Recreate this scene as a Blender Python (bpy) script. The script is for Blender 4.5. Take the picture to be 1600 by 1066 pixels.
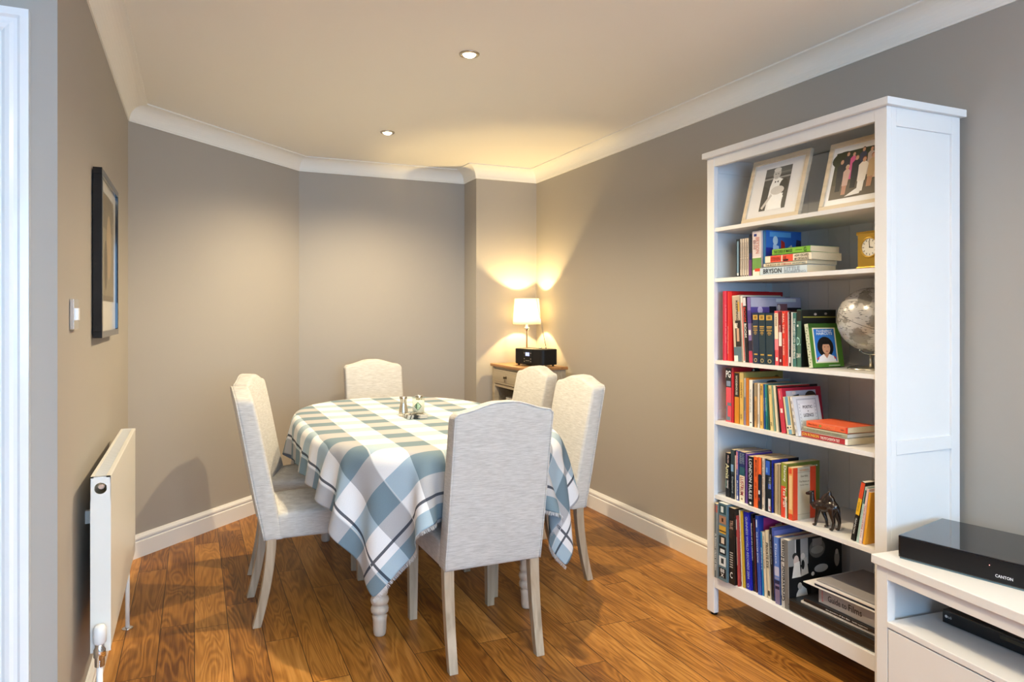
import bpy, bmesh, math, random
import numpy as np
from mathutils import Vector, Matrix, Euler
random.seed(7)
for o in list(bpy.data.objects): bpy.data.objects.remove(o)
S = bpy.context.scene
COL = S.collection
PI = math.pi
R = math.radians

# ------------------------------------------------------------------ camera
cam_d = bpy.data.cameras.new('camera')
cam_d.lens = 1110*36/1600; cam_d.sensor_width = 36; cam_d.shift_y = -43/1600
cam_d.clip_start = 0.02
cam = bpy.data.objects.new('camera', cam_d); COL.objects.link(cam)
cam.location = (0, 0, 1.283); cam.rotation_euler = (R(90), 0, R(-24.08))
S.camera = cam
S.view_settings.view_transform = 'Standard'
S.view_settings.look = 'None'
S.view_settings.gamma = 1
S.view_settings.use_curve_mapping = False
S.view_settings.exposure = 0.52

# ------------------------------------------------------------------ world + daylight
w = bpy.data.worlds.new('world'); S.world = w; w.use_nodes = True
w.node_tree.nodes['Background'].inputs['Color'].default_value = (0.55, 0.72, 1.0, 1)
w.node_tree.nodes['Background'].inputs['Strength'].default_value = 1.0

def area(name, loc, rot, sx, sy, power, col, spread=180):
    l = bpy.data.lights.new(name, 'AREA'); l.shape = 'RECTANGLE'; l.size = sx; l.size_y = sy
    l.energy = power; l.color = col; l.spread = R(spread)
    o = bpy.data.objects.new(name, l); COL.objects.link(o); o.location = loc; o.rotation_euler = rot
    return o
DAY = (0.27, 0.59, 1.0)
area('window_daylight', (0.2, -3.1, 1.45), (R(90), 0, 0), 3.2, 1.5, 155, DAY)        # sky seen through the big window behind
DOWN_POWER = 98; DOWN_COL = (1.0, 0.80, 0.52)
UP_POWER = 270; UP_COL = (1.0, 0.89, 0.72)
LAMP_POWER = 23; LAMP_COL = (1.0, 0.72, 0.32)

# ------------------------------------------------------------------ materials
MATS = {}
def nt(name):
    m = bpy.data.materials.new(name); m.use_nodes = True
    n = m.node_tree.nodes; l = m.node_tree.links
    return m, n, l, n['Principled BSDF']
def mat(name, col, rough=0.5, metal=0.0, var=0.04, scale=30, bump=0.0, spec=0.5, coat=0.0):
    key = (name,)
    if key in MATS: return MATS[key]
    m, n, l, b = nt(name)
    tc = n.new('ShaderNodeTexCoord'); no = n.new('ShaderNodeTexNoise')
    no.inputs['Scale'].default_value = scale; no.inputs['Detail'].default_value = 4
    l.new(tc.outputs['Object'], no.inputs['Vector'])
    mx = n.new('ShaderNodeMix'); mx.data_type = 'RGBA'
    mx.inputs['A'].default_value = tuple(max(0, c*(1-var)) for c in col)+(1,)
    mx.inputs['B'].default_value = tuple(min(1, c*(1+var)) for c in col)+(1,)
    l.new(no.outputs['Fac'], mx.inputs['Factor']); l.new(mx.outputs['Result'], b.inputs['Base Color'])
    b.inputs['Roughness'].default_value = rough; b.inputs['Metallic'].default_value = metal
    b.inputs['Specular IOR Level'].default_value = spec; b.inputs['Coat Weight'].default_value = coat
    if bump:
        bp = n.new('ShaderNodeBump'); bp.inputs['Strength'].default_value = bump; bp.inputs['Distance'].default_value = 0.002
        l.new(no.outputs['Fac'], bp.inputs['Height']); l.new(bp.outputs['Normal'], b.inputs['Normal'])
    MATS[key] = m
    return m
def srgb(r, g, b):
    f = lambda c: ((c/255)/12.92 if c/255 <= .04045 else ((c/255+.055)/1.055)**2.4)
    return (f(r), f(g), f(b))
def ink(hexs):
    """printed cover stock, one per colour"""
    key = ('ink', hexs)
    if key in MATS: return MATS[key]
    c = srgb(int(hexs[0:2], 16), int(hexs[2:4], 16), int(hexs[4:6], 16))
    m = mat('print_'+hexs, c, 0.42, var=0.06, scale=60)
    MATS[key] = m
    return m

WALL = mat('wall_paint', (0.405, 0.374, 0.330), 0.75, var=0.012, scale=3, spec=0.3)
CEIL = mat('ceiling_paint', (0.90, 0.88, 0.82), 0.85, var=0.01, scale=2, spec=0.2)
TRIM = mat('trim_paint', (0.86, 0.85, 0.82), 0.35, var=0.01, scale=8)
GLOSS = mat('gloss_door_paint', (0.86, 0.87, 0.87), 0.12, var=0.02, scale=14, bump=0.5)
WHITE = mat('white_stain_wood', (0.77, 0.765, 0.75), 0.42, var=0.02, scale=9)
BLACKG = mat('black_gloss', (0.006, 0.006, 0.008), 0.08, var=0.1)
BLACKM = mat('black_matt', (0.008, 0.008, 0.009), 0.45, var=0.1, spec=0.25)
STEEL = mat('brushed_steel', (0.62, 0.58, 0.5), 0.25, 1.0, var=0.05)
CHROME = mat('chrome', (0.8, 0.8, 0.82), 0.08, 1.0, var=0.02)
RADW = mat('radiator_enamel', (0.78, 0.77, 0.71), 0.3, var=0.01)
PAGES = mat('page_block', (0.70, 0.58, 0.38), 0.9, var=0.12, scale=220)
PAGEW = mat('page_block_white', (0.78, 0.75, 0.68), 0.9, var=0.10, scale=220)
GLASSPIC = mat('picture_glass', (0.5, 0.5, 0.5), 0.05)

def wood_mat(name, c1, c2, rough=0.45, axis=2, sc=26, spec=0.5):
    m, n, l, b = nt(name)
    tc = n.new('ShaderNodeTexCoord'); mp = n.new('ShaderNodeMapping')
    s = [sc, sc, sc]; s[axis] = sc*0.07
    mp.inputs['Scale'].default_value = s
    no = n.new('ShaderNodeTexNoise'); no.inputs['Scale'].default_value = 1.0; no.inputs['Detail'].default_value = 6; no.inputs['Distortion'].default_value = 0.8
    l.new(tc.outputs['Object'], mp.inputs['Vector']); l.new(mp.outputs['Vector'], no.inputs['Vector'])
    cr = n.new('ShaderNodeValToRGB'); cr.color_ramp.elements[0].position = 0.35; cr.color_ramp.elements[1].position = 0.65
    cr.color_ramp.elements[0].color = c1+(1,); cr.color_ramp.elements[1].color = c2+(1,)
    l.new(no.outputs['Fac'], cr.inputs['Fac']); l.new(cr.outputs['Color'], b.inputs['Base Color'])
    b.inputs['Roughness'].default_value = rough; b.inputs['Specular IOR Level'].default_value = spec
    bp = n.new('ShaderNodeBump'); bp.inputs['Strength'].default_value = 0.25; bp.inputs['Distance'].default_value = 0.001
    l.new(no.outputs['Fac'], bp.inputs['Height']); l.new(bp.outputs['Normal'], b.inputs['Normal'])
    return m
LEGW = wood_mat('limed_oak', (0.34, 0.26, 0.17), (0.52, 0.42, 0.30))
TABLEW = wood_mat('painted_table_wood', (0.52, 0.42, 0.33), (0.62, 0.52, 0.42), 0.4)
CABT = wood_mat('cabinet_top_oak', (0.30, 0.14, 0.05), (0.42, 0.21, 0.08), 0.35, axis=1)
CABB = wood_mat('taupe_washed_wood', (0.36, 0.30, 0.21), (0.46, 0.39, 0.28), 0.55, axis=1)
FRAMEP = wood_mat('pale_frame_wood', (0.56, 0.45, 0.30), (0.68, 0.56, 0.40), 0.4, axis=1)

def floor_mat():
    m, n, l, b = nt('oak_plank_floor')
    N = lambda t: n.new('ShaderNode'+t)
    def math_(op, a, b_=None, c=None):
        x = N('Math'); x.operation = op
        for i, v in enumerate((a, b_, c)):
            if v is None: continue
            if isinstance(v, (int, float)): x.inputs[i].default_value = v
            else: l.new(v, x.inputs[i])
        return x.outputs[0]
    tc = N('TexCoord'); sep = N('SeparateXYZ'); l.new(tc.outputs['Object'], sep.inputs[0])
    W = 0.126
    u = math_('DIVIDE', sep.outputs['X'], W); row = math_('FLOOR', u); fu = math_('FRACT', u)
    wn = N('TexWhiteNoise'); wn.noise_dimensions = '1D'; l.new(row, wn.inputs['W'])
    ln = 1.15
    v = math_('ADD', math_('DIVIDE', sep.outputs['Y'], ln), math_('MULTIPLY', wn.outputs['Value'], 7.3))
    seg = math_('FLOOR', v); fv = math_('FRACT', v)
    cmb = N('CombineXYZ'); l.new(row, cmb.inputs[0]); l.new(seg, cmb.inputs[1])
    wn2 = N('TexWhiteNoise'); wn2.noise_dimensions = '3D'; l.new(cmb.outputs[0], wn2.inputs['Vector'])
    # grain: coordinates offset for each plank
    off = N('VectorMath'); off.operation = 'SCALE'; l.new(wn2.outputs['Color'], off.inputs[0]); off.inputs['Scale'].default_value = 20
    add = N('VectorMath'); add.operation = 'ADD'; l.new(tc.outputs['Object'], add.inputs[0]); l.new(off.outputs[0], add.inputs[1])
    mp = N('Mapping'); mp.inputs['Scale'].default_value = (7, 0.9, 1); l.new(add.outputs[0], mp.inputs['Vector'])
    no = N('TexNoise'); no.inputs['Scale'].default_value = 1.3; no.inputs['Detail'].default_value = 2; no.inputs['Distortion'].default_value = 0.6
    l.new(mp.outputs[0], no.inputs['Vector'])
    rings = math_('SINE', math_('MULTIPLY', no.outputs['Fac'], 95))            # cathedral figure
    mp2 = N('Mapping'); mp2.inputs['Scale'].default_value = (190, 6, 1); l.new(add.outputs[0], mp2.inputs['Vector'])
    no2 = N('TexNoise'); no2.inputs['Scale'].default_value = 1; no2.inputs['Detail'].default_value = 5; l.new(mp2.outputs[0], no2.inputs['Vector'])
    mp3 = N('Mapping'); mp3.inputs['Scale'].default_value = (9, 2.2, 1); l.new(add.outputs[0], mp3.inputs['Vector'])
    no3 = N('TexNoise'); no3.inputs['Scale'].default_value = 1; no3.inputs['Detail'].default_value = 3; l.new(mp3.outputs[0], no3.inputs['Vector'])
    g = math_('ADD', math_('MULTIPLY', rings, 0.11), math_('ADD', math_('MULTIPLY', no2.outputs['Fac'], 0.55), math_('MULTIPLY', no3.outputs['Fac'], 0.6)))
    g = math_('ADD', g, math_('MULTIPLY', math_('SUBTRACT', wn2.outputs['Value'], 0.5), 0.42))
    cr = N('ValToRGB'); e = cr.color_ramp.elements
    e[0].position = 0.20; e[0].color = (0.125, 0.040, 0.007, 1)
    e[1].position = 0.95; e[1].color = (0.60, 0.29, 0.070, 1)
    k = e.new(0.45); k.color = (0.285, 0.112, 0.018, 1)
    k = e.new(0.66); k.color = (0.43, 0.185, 0.034, 1)
    l.new(g, cr.inputs['Fac'])
    # knots
    vo = N('TexVoronoi'); vo.inputs['Scale'].default_value = 1.0; vo.inputs['Randomness'].default_value = 1
    mp4 = N('Mapping'); mp4.inputs['Scale'].default_value = (2.6, 1.5, 1); l.new(add.outputs[0], mp4.inputs['Vector']); l.new(mp4.outputs[0], vo.inputs['Vector'])
    kn = N('MapRange'); kn.inputs['From Min'].default_value = 0.02; kn.inputs['From Max'].default_value = 0.06; kn.clamp = True
    l.new(vo.outputs['Distance'], kn.inputs['Value'])
    mk = N('Mix'); mk.data_type = 'RGBA'; mk.inputs['A'].default_value = (0.06, 0.02, 0.006, 1)
    l.new(kn.outputs[0], mk.inputs['Factor']); l.new(cr.outputs['Color'], mk.inputs['B'])
    # seams
    du = math_('MULTIPLY', math_('MINIMUM', fu, math_('SUBTRACT', 1.0, fu)), W)
    dv = math_('MULTIPLY', math_('MINIMUM', fv, math_('SUBTRACT', 1.0, fv)), ln)
    dd = math_('MINIMUM', du, dv)
    sm = N('MapRange'); sm.inputs['From Min'].default_value = 0.0006; sm.inputs['From Max'].default_value = 0.0022; sm.clamp = True
    l.new(dd, sm.inputs['Value'])
    ms = N('Mix'); ms.data_type = 'RGBA'; ms.inputs['A'].default_value = (0.035, 0.012, 0.004, 1)
    l.new(sm.outputs[0], ms.inputs['Factor']); l.new(mk.outputs['Result'], ms.inputs['B'])
    l.new(ms.outputs['Result'], b.inputs['Base Color'])
    b.inputs['Roughness'].default_value = 0.38
    b.inputs['Specular IOR Level'].default_value = 0.35
    h = math_('ADD', math_('MULTIPLY', sm.outputs[0], 1.0), math_('MULTIPLY', g, 0.35))
    bp = N('Bump'); bp.inputs['Strength'].default_value = 0.35; bp.inputs['Distance'].default_value = 0.0015
    l.new(h, bp.inputs['Height']); l.new(bp.outputs[0], b.inputs['Normal'])
    return m
FLOORM = floor_mat()

def fabric_mat():
    m, n, l, b = nt('slub_linen')
    tc = n.new('ShaderNodeTexCoord')
    mp = n.new('ShaderNodeMapping'); mp.inputs['Scale'].default_value = (26, 26, 360); l.new(tc.outputs['Object'], mp.inputs['Vector'])
    no = n.new('ShaderNodeTexNoise'); no.inputs['Scale'].default_value = 1; no.inputs['Detail'].default_value = 3; l.new(mp.outputs[0], no.inputs['Vector'])
    mp2 = n.new('ShaderNodeMapping'); mp2.inputs['Scale'].default_value = (30, 30, 90); l.new(tc.outputs['Object'], mp2.inputs['Vector'])
    no2 = n.new('ShaderNodeTexNoise'); no2.inputs['Scale'].default_value = 1; no2.inputs['Detail'].default_value = 2; l.new(mp2.outputs[0], no2.inputs['Vector'])
    ad = n.new('ShaderNodeMath'); ad.operation = 'ADD'; l.new(no.outputs['Fac'], ad.inputs[0])
    hm = n.new('ShaderNodeMath'); hm.operation = 'MULTIPLY'; hm.inputs[1].default_value = 0.35; l.new(no2.outputs['Fac'], hm.inputs[0]); l.new(hm.outputs[0], ad.inputs[1])
    cr = n.new('ShaderNodeValToRGB'); cr.color_ramp.elements[0].position = 0.48; cr.color_ramp.elements[1].position = 0.84
    cr.color_ramp.elements[0].color = (0.49, 0.475, 0.44, 1); cr.color_ramp.elements[1].color = (0.63, 0.615, 0.58, 1)
    l.new(ad.outputs[0], cr.inputs['Fac']); l.new(cr.outputs['Color'], b.inputs['Base Color'])
    b.inputs['Roughness'].default_value = 0.9; b.inputs['Specular IOR Level'].default_value = 0.15
    b.inputs['Sheen Weight'].default_value = 0.15
    bp = n.new('ShaderNodeBump'); bp.inputs['Strength'].default_value = 0.6; bp.inputs['Distance'].default_value = 0.0018
    l.new(ad.outputs[0], bp.inputs['Height']); l.new(bp.outputs[0], b.inputs['Normal'])
    return m
FABRIC = fabric_mat()

# ------------------------------------------------------------------ mesh builder
class MB:
    def __init__(s): s.v = []; s.f = []; s.mi = []; s.mats = []; s.sm = []
    def slot(s, m):
        if m not in s.mats: s.mats.append(m)
        return s.mats.index(m)
    def add(s, vs, fs, m=None, M=None, smooth=False):
        k = len(s.v); mi = s.slot(m) if m else 0
        for p in vs:
            p = Vector(p)
            if M is not None: p = M @ p
            s.v.append(tuple(p))
        for f in fs: s.f.append([k+i for i in f]); s.mi.append(mi); s.sm.append(smooth)
        return s
    def box(s, a, b, m=None, M=None):
        x0, y0, z0 = a; x1, y1, z1 = b
        x0, x1 = min(x0, x1), max(x0, x1); y0, y1 = min(y0, y1), max(y0, y1); z0, z1 = min(z0, z1), max(z0, z1)
        vs = [(x0,y0,z0),(x1,y0,z0),(x1,y1,z0),(x0,y1,z0),(x0,y0,z1),(x1,y0,z1),(x1,y1,z1),(x0,y1,z1)]
        return s.add(vs, [(0,3,2,1),(4,5,6,7),(0,1,5,4),(1,2,6,5),(2,3,7,6),(3,0,4,7)], m, M)
    def prism(s, pts, z0, z1, m=None, M=None, smooth=False):
        """pts: ccw (x,y)"""
        n = len(pts)
        vs = [(x, y, z0) for x, y in pts]+[(x, y, z1) for x, y in pts]
        s.add(vs, [list(range(n))[::-1], [n+i for i in range(n)]], m, M)
        k = len(s.v)-2*n; mi = s.mi[-1]
        for i in range(n):
            j = (i+1) % n; s.f.append([k+i, k+j, k+n+j, k+n+i]); s.mi.append(mi); s.sm.append(smooth)
        return s
    def lathe(s, prof, seg=24, m=None, M=None, sx=1, sy=1, cap=True):
        vs = []; fs = []
        for r, z in prof:
            for i in range(seg):
                a = 2*PI*i/seg; vs.append((r*math.cos(a)*sx, r*math.sin(a)*sy, z))
        for k in range(len(prof)-1):
            for i in range(seg):
                j = (i+1) % seg; fs.append((k*seg+i, k*seg+j, (k+1)*seg+j, (k+1)*seg+i))
        s.add(vs, fs, m, M, True)
        if cap:
            kk = len(s.v)-len(vs); mi = s.mi[-1]
            s.f.append([kk+i for i in range(seg)][::-1]); s.mi.append(mi); s.sm.append(False)
            s.f.append([kk+(len(prof)-1)*seg+i for i in range(seg)]); s.mi.append(mi); s.sm.append(False)
        return s
    def tube(s, pts, rad, seg=10, m=None, M=None):
        pts = [Vector(p) for p in pts]
        if isinstance(rad, (int, float)): rad = [rad]*len(pts)
        vs = []; fs = []; prev = None
        for i, p in enumerate(pts):
            t = (pts[min(i+1, len(pts)-1)]-pts[max(i-1, 0)]).normalized()
            if prev is None:
                nx = t.orthogonal().normalized()
            else:
                nx = (prev-t*prev.dot(t)).normalized()
            prev = nx; ny = t.cross(nx)
            for k in range(seg):
                a = 2*PI*k/seg; vs.append(tuple(p+(nx*math.cos(a)+ny*math.sin(a))*rad[i]))
        for i in range(len(pts)-1):
            for k in range(seg):
                j = (k+1) % seg; fs.append((i*seg+k, i*seg+j, (i+1)*seg+j, (i+1)*seg+k))
        s.add(vs, fs, m, M, True)
        kk = len(s.v)-len(vs); mi = s.mi[-1]
        s.f.append([kk+i for i in range(seg)][::-1]); s.mi.append(mi); s.sm.append(False)
        s.f.append([kk+(len(pts)-1)*seg+i for i in range(seg)]); s.mi.append(mi); s.sm.append(False)
        return s
    def ball(s, c, r, m=None, M=None, seg=20, rings=12):
        rx, ry, rz = (r, r, r) if isinstance(r, (int, float)) else r
        vs = [(c[0], c[1], c[2]+rz)]; fs = []
        for k in range(1, rings):
            ph = PI*k/rings
            for i in range(seg):
                a = 2*PI*i/seg
                vs.append((c[0]+rx*math.sin(ph)*math.cos(a), c[1]+ry*math.sin(ph)*math.sin(a), c[2]+rz*math.cos(ph)))
        vs.append((c[0], c[1], c[2]-rz)); L = len(vs)-1
        for i in range(seg):
            j = (i+1) % seg
            fs.append((0, 1+i, 1+j)); fs.append((L, L-seg+j, L-seg+i))
            for k in range(rings-2):
                a = 1+k*seg; fs.append((a+i, a+seg+i, a+seg+j, a+j))
        return s.add(vs, fs, m, M, True)
    def build(s, name, m=None, parent=None, bevel=0, bseg=2, fix=False, sub=0):
        me = bpy.data.meshes.new(name); me.from_pydata(s.v, [], s.f); me.update()
        if s.mats:
            for x in s.mats: me.materials.append(x)
            me.polygons.foreach_set('material_index', s.mi)
        elif m: me.materials.append(m)
        me.polygons.foreach_set('use_smooth', s.sm)
        if fix:
            bm = bmesh.new(); bm.from_mesh(me); bmesh.ops.remove_doubles(bm, verts=bm.verts, dist=1e-5)
            bmesh.ops.recalc_face_normals(bm, faces=bm.faces); bm.to_mesh(me); bm.free()
        o = bpy.data.objects.new(name, me); COL.objects.link(o)
        if parent: o.parent = parent
        if bevel:
            b = o.modifiers.new('bevel', 'BEVEL'); b.width = bevel; b.segments = bseg; b.limit_method = 'ANGLE'; b.angle_limit = R(35)
            b.harden_normals = False
        if sub:
            b = o.modifiers.new('sub', 'SUBSURF'); b.levels = sub; b.render_levels = sub
        return o

def empty(name, loc=(0,0,0), rot=(0,0,0)):
    o = bpy.data.objects.new(name, None); COL.objects.link(o); o.location = loc; o.rotation_euler = rot
    o.empty_display_size = 0.1
    return o
def tag(o, label, cat, group=None, kind=None):
    o['label'] = label; o['category'] = cat
    if group: o['group'] = group
    if kind: o['kind'] = kind
    return o
def struct(o): o['kind'] = 'structure'; return o
def copy_tree(o, parent=None):
    c = o.copy(); COL.objects.link(c); c.parent = parent
    for ch in [x for x in bpy.data.objects if x.parent == o]: copy_tree(ch, c)
    return c

_font_cache = {}
def text_verts(s, length, height, shear=0.0, fit='both'):
    """flat outline of a word, centred, fitted in length x height; returns verts(2d), faces"""
    key = (s, shear)
    if key not in _font_cache:
        cu = bpy.data.curves.new('t', 'FONT'); cu.body = s; cu.size = 1; cu.resolution_u = 2; cu.shear = shear
        cu.offset = 0.012
        ob = bpy.data.objects.new('t', cu)
        me = bpy.data.meshes.new_from_object(ob)
        vs = [(v.co.x, v.co.y) for v in me.vertices]; fs = [tuple(p.vertices) for p in me.polygons]
        bpy.data.objects.remove(ob); bpy.data.meshes.remove(me); bpy.data.curves.remove(cu)
        xs = [v[0] for v in vs]; ys = [v[1] for v in vs]
        x0, x1, y0, y1 = min(xs), max(xs), min(ys), max(ys)
        vs = [((x-(x0+x1)/2)/(x1-x0), (y-(y0+y1)/2)/(y1-y0)) for x, y in vs]
        _font_cache[key] = (vs, fs)
    vs, fs = _font_cache[key]
    return [(x*length, y*height) for x, y in vs], fs
def put_text(s, origin, xd, yd, length, height, m, parent, name='lettering', lift=0.0004, shear=0.0, into=None):
    """text on a surface: origin centre, xd reading direction, yd letter-up direction"""
    xd = Vector(xd).normalized(); yd = Vector(yd).normalized(); nd = xd.cross(yd); o = Vector(origin)+nd*lift
    vs, fs = text_verts(s, length, height, shear)
    b = into or MB(); b.add([tuple(o+xd*x+yd*y) for x, y in vs], fs, m)
    if into: return
    return b.build(name, None, parent)
def art(parent, origin, xd, yd, shapes, name='printed_picture', lift=0.0002, step=0.00006, into=None):
    """printed shapes on a flat face. shapes: (kind, colour, params) in metres, layered in order"""
    xd = Vector(xd).normalized(); yd = Vector(yd).normalized(); nd = xd.cross(yd); o = Vector(origin)
    b = into or MB()
    for k, sh in enumerate(shapes):
        kind, c, p = sh
        m = ink(c) if isinstance(c, str) else c
        if kind == 'r': x0, y0, x1, y1 = p; pts = [(x0,y0),(x1,y0),(x1,y1),(x0,y1)]
        elif kind == 'e': cx, cy, rx, ry = p; pts = [(cx+rx*math.cos(2*PI*i/18), cy+ry*math.sin(2*PI*i/18)) for i in range(18)]
        else: pts = p
        ar = sum(pts[i][0]*pts[(i+1) % len(pts)][1]-pts[(i+1) % len(pts)][0]*pts[i][1] for i in range(len(pts)))
        if ar < 0: pts = pts[::-1]
        q = o+nd*(lift+k*step)
        b.add([tuple(q+xd*x+yd*y) for x, y in pts], [list(range(len(pts)))], m)
    if into: return
    return b.build(name, None, parent)
# ------------------------------------------------------------------ room shell
H = 2.375
# plan corners, going round the room with the inside on the right-hand side
PLAN = [(-0.315, 2.10), (-0.315, 4.18), (0.67, 5.165), (1.905, 5.165), (1.905, 4.91), (2.40, 4.91), (2.40, -2.8), (-2.4, -2.8), (-2.4, 2.10)]
SIDES = ['left', 'diagonal', 'far', 'return', 'alcove', 'right', 'behind', 'hall', 'door_side']
b = MB(); b.box((-2.6, -3.0, -0.1), (2.6, 5.4, 0.0)); struct(b.build('floor', FLOORM))
b = MB(); b.box((-2.6, -3.0, H), (2.6, 5.4, H+0.1)); struct(b.build('ceiling', CEIL))
n = len(PLAN)
def inward(i):
    a = Vector(PLAN[i]); c = Vector(PLAN[(i+1) % n]); d = (c-a).normalized()
    return Vector((d.y, -d.x)), d
def mitre(i, off):
    """point at corner i moved inwards by off along the mitre"""
    n0, d0 = inward((i-1) % n); n1, d1 = inward(i)
    k = (n0+n1); k = k/(1+n0.dot(n1))
    p = Vector(PLAN[i])+k*off
    return p
T = 0.12
for i in range(n):
    a0 = Vector(PLAN[i]); c0 = Vector(PLAN[(i+1) % n]); a1 = mitre(i, -T); c1 = mitre((i+1) % n, -T)
    quad = [tuple(a0), tuple(c0), tuple(c1), tuple(a1)]
    ar = sum(quad[k][0]*quad[(k+1) % 4][1]-quad[(k+1) % 4][0]*quad[k][1] for k in range(4))
    if ar < 0: quad = quad[::-1]
    b = MB()
    if SIDES[i] == 'behind':      # window opening
        x0, x1, z0, z1 = -1.4, 1.8, 0.75, 2.15
        for (xa, xb, za, zb) in ((-2.4, x0, 0, H), (x1, 2.4, 0, H), (x0, x1, 0, z0), (x0, x1, z1, H)):
            b.box((xa, -2.92, za), (xb, -2.8, zb))
    elif SIDES[i] == 'door_side':
        x0, x1 = -1.232, -0.472
        b.box((-2.4, 2.10, 0), (x0, 2.22, H)); b.box((x1, 2.10, 0), (-0.435, 2.22, H)); b.box((x0, 2.10, 1.97), (x1, 2.22, H))
        b.box((-0.435, 2.10, 0), (-0.315, 2.101, H))
    else: b.prism(quad, 0, H)
    struct(b.build('wall_'+SIDES[i], WALL, fix=False))

def sweep(i, prof, m, name, ext=(None, None)):
    """profile (offset from wall, z) run along wall i with mitred ends"""
    b = MB(); vs = []; k = len(prof)
    for end in (0, 1):
        for off, z in prof:
            if ext[end] is None: p = mitre((i+end) % n, off)
            else:
                nn, d = inward(i); p = Vector(PLAN[i])+d*ext[end]+nn*off
            vs.append((p.x, p.y, z))
    fs = [(j, (j+1) % k, k+(j+1) % k, k+j) for j in range(k)]+[list(range(k))[::-1], [k+j for j in range(k)]]
    b.add(vs, fs)
    return struct(b.build(name, m, fix=True))
c = 0.092
cove = [(0, H-c), (0.006, H-c), (0.006, H-c+0.008)]
for k in range(11):
    t = k/10*PI/2
    cove.append((0.008+(c-0.016)*(1-math.cos(t)), H-c+0.010+(c-0.018)*math.sin(t)))
cove += [(c-0.006, H-0.008), (c, H-0.007), (c, H-0.0005), (0, H-0.0005)]
for i in range(n): sweep(i, cove, CEIL, 'trim_%d' % (i+1))
base = [(0, 0), (0.018, 0), (0.018, 0.083), (0.013, 0.086), (0.012, 0.093), (0.017, 0.097), (0.016, 0.106), (0.010, 0.114), (0.007, 0.120), (0, 0.121)]
for i in range(n):
    if SIDES[i] == 'door_side': continue
    sweep(i, base, TRIM, 'baseboard_'+SIDES[i])

# door in the wall facing the living room
arch = []
dr = struct(empty('door_1', (-0.852, 2.10, 0)))
# architrave profile: x across (0 = inner edge), y proud
ap = [(0, 0), (0, 0.010), (0.006, 0.014), (0.012, 0.014), (0.016, 0.010), (0.022, 0.010), (0.030, 0.018), (0.040, 0.021), (0.048, 0.018), (0.056, 0.018), (0.062, 0.024), (0.080, 0.024), (0.080, 0)]
def archit(side):
    b = MB(); k = len(ap); hw = 0.40; top = 1.95
    if side == 'top':
        vs = [(-(hw+x), -y, top+x) for x, y in ap]+[((hw+x), -y, top+x) for x, y in ap]
    else:
        sgn = 1 if side == 'right' else -1
        vs = [(sgn*(hw+x), -y, 0.0) for x, y in ap]+[(sgn*(hw+x), -y, top+x) for x, y in ap]
    fs = [(j, (j+1) % k, k+(j+1) % k, k+j) for j in range(k)]+[list(range(k))[::-1], [k+j for j in range(k)]]
    b.add(vs, fs)
    return b.build('architrave', GLOSS, dr, fix=True)
for sd in ('top', 'right', 'left'): archit(sd)
b = MB(); b.box((-0.38, 0.02, 0.005), (0.38, 0.06, 1.965)); leaf = b.build('door_leaf', GLOSS, dr)
for x0 in (-0.30, 0.04):
    for z0, z1 in ((0.2, 0.9), (1.05, 1.85)):
        b = MB(); b.box((x0, 0.012, z0), (x0+0.26, 0.021, z1)); b.build('raised_panel', GLOSS, leaf, bevel=0.004)
b = MB(); b.tube([(0.33, 0.02, 1.0), (0.33, -0.03, 1.0), (0.24, -0.032, 1.0)], 0.008); b.build('door_handle', CHROME, leaf)

# window behind the camera
wn = struct(empty('window_1', (0.2, -2.86, 1.45)))
b = MB()
for (xa, xb, za, zb) in ((-1.6, 1.6, -0.70, -0.64), (-1.6, 1.6, 0.64, 0.70), (-1.6, -1.54, -0.64, 0.64), (1.54, 1.6, -0.64, 0.64), (-0.56, -0.50, -0.64, 0.64), (0.50, 0.56, -0.64, 0.64)):
    b.box((xa, -0.03, za), (xb, 0.03, zb))
b.build('window_frame', TRIM, wn)
b = MB(); b.box((-1.66, 0.03, -0.73), (1.66, 0.16, -0.70)); b.build('window_sill', TRIM, wn)

# ------------------------------------------------------------------ downlights
def downlight(x, y, label, dim=1.0):
    t = tag(empty('recessed_downlight', (x, y, H)), label, 'ceiling light', 'recessed downlights in the ceiling')
    b = MB(); b.lathe([(0.027, -0.001), (0.028, -0.004), (0.033, -0.0075), (0.040, -0.0065), (0.043, -0.003), (0.0435, -0.0003), (0.027, -0.0003)], 36, STEEL, cap=False)
    b.build('trim_ring', None, t)
    m, nn, l, p = nt('lamp_lens')
    p.inputs['Emission Color'].default_value = (1, 0.82, 0.55, 1); p.inputs['Emission Strength'].default_value = 14
    b = MB(); b.lathe([(0.0265, -0.002), (0.024, -0.009), (0.016, -0.013), (0.003, -0.0145)], 28, m)
    b.build('glowing_lens', None, t)
    l = bpy.data.lights.new('downlight_bulb', 'SPOT'); l.energy = DOWN_POWER*dim; l.color = DOWN_COL; l.shadow_soft_size = 0.025
    l.spot_size = R(150); l.spot_blend = 0.7
    o = bpy.data.objects.new('downlight_bulb', l); COL.objects.link(o); o.parent = t; o.location = (0, 0, -0.02)
    return t
downlight(1.055, 2.80, 'steel ringed recessed spotlight in the ceiling, larger and nearer of the two in view')
downlight(1.060, 4.21, 'steel ringed recessed spotlight in the ceiling, smaller one near the far wall')
downlight(1.055, 1.39, 'dimmed recessed spotlight added out of view in the ceiling to warm the bookcase front', 0.3)  # unseen third spot in the row, added dimmed to warm the bookcase front

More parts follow.
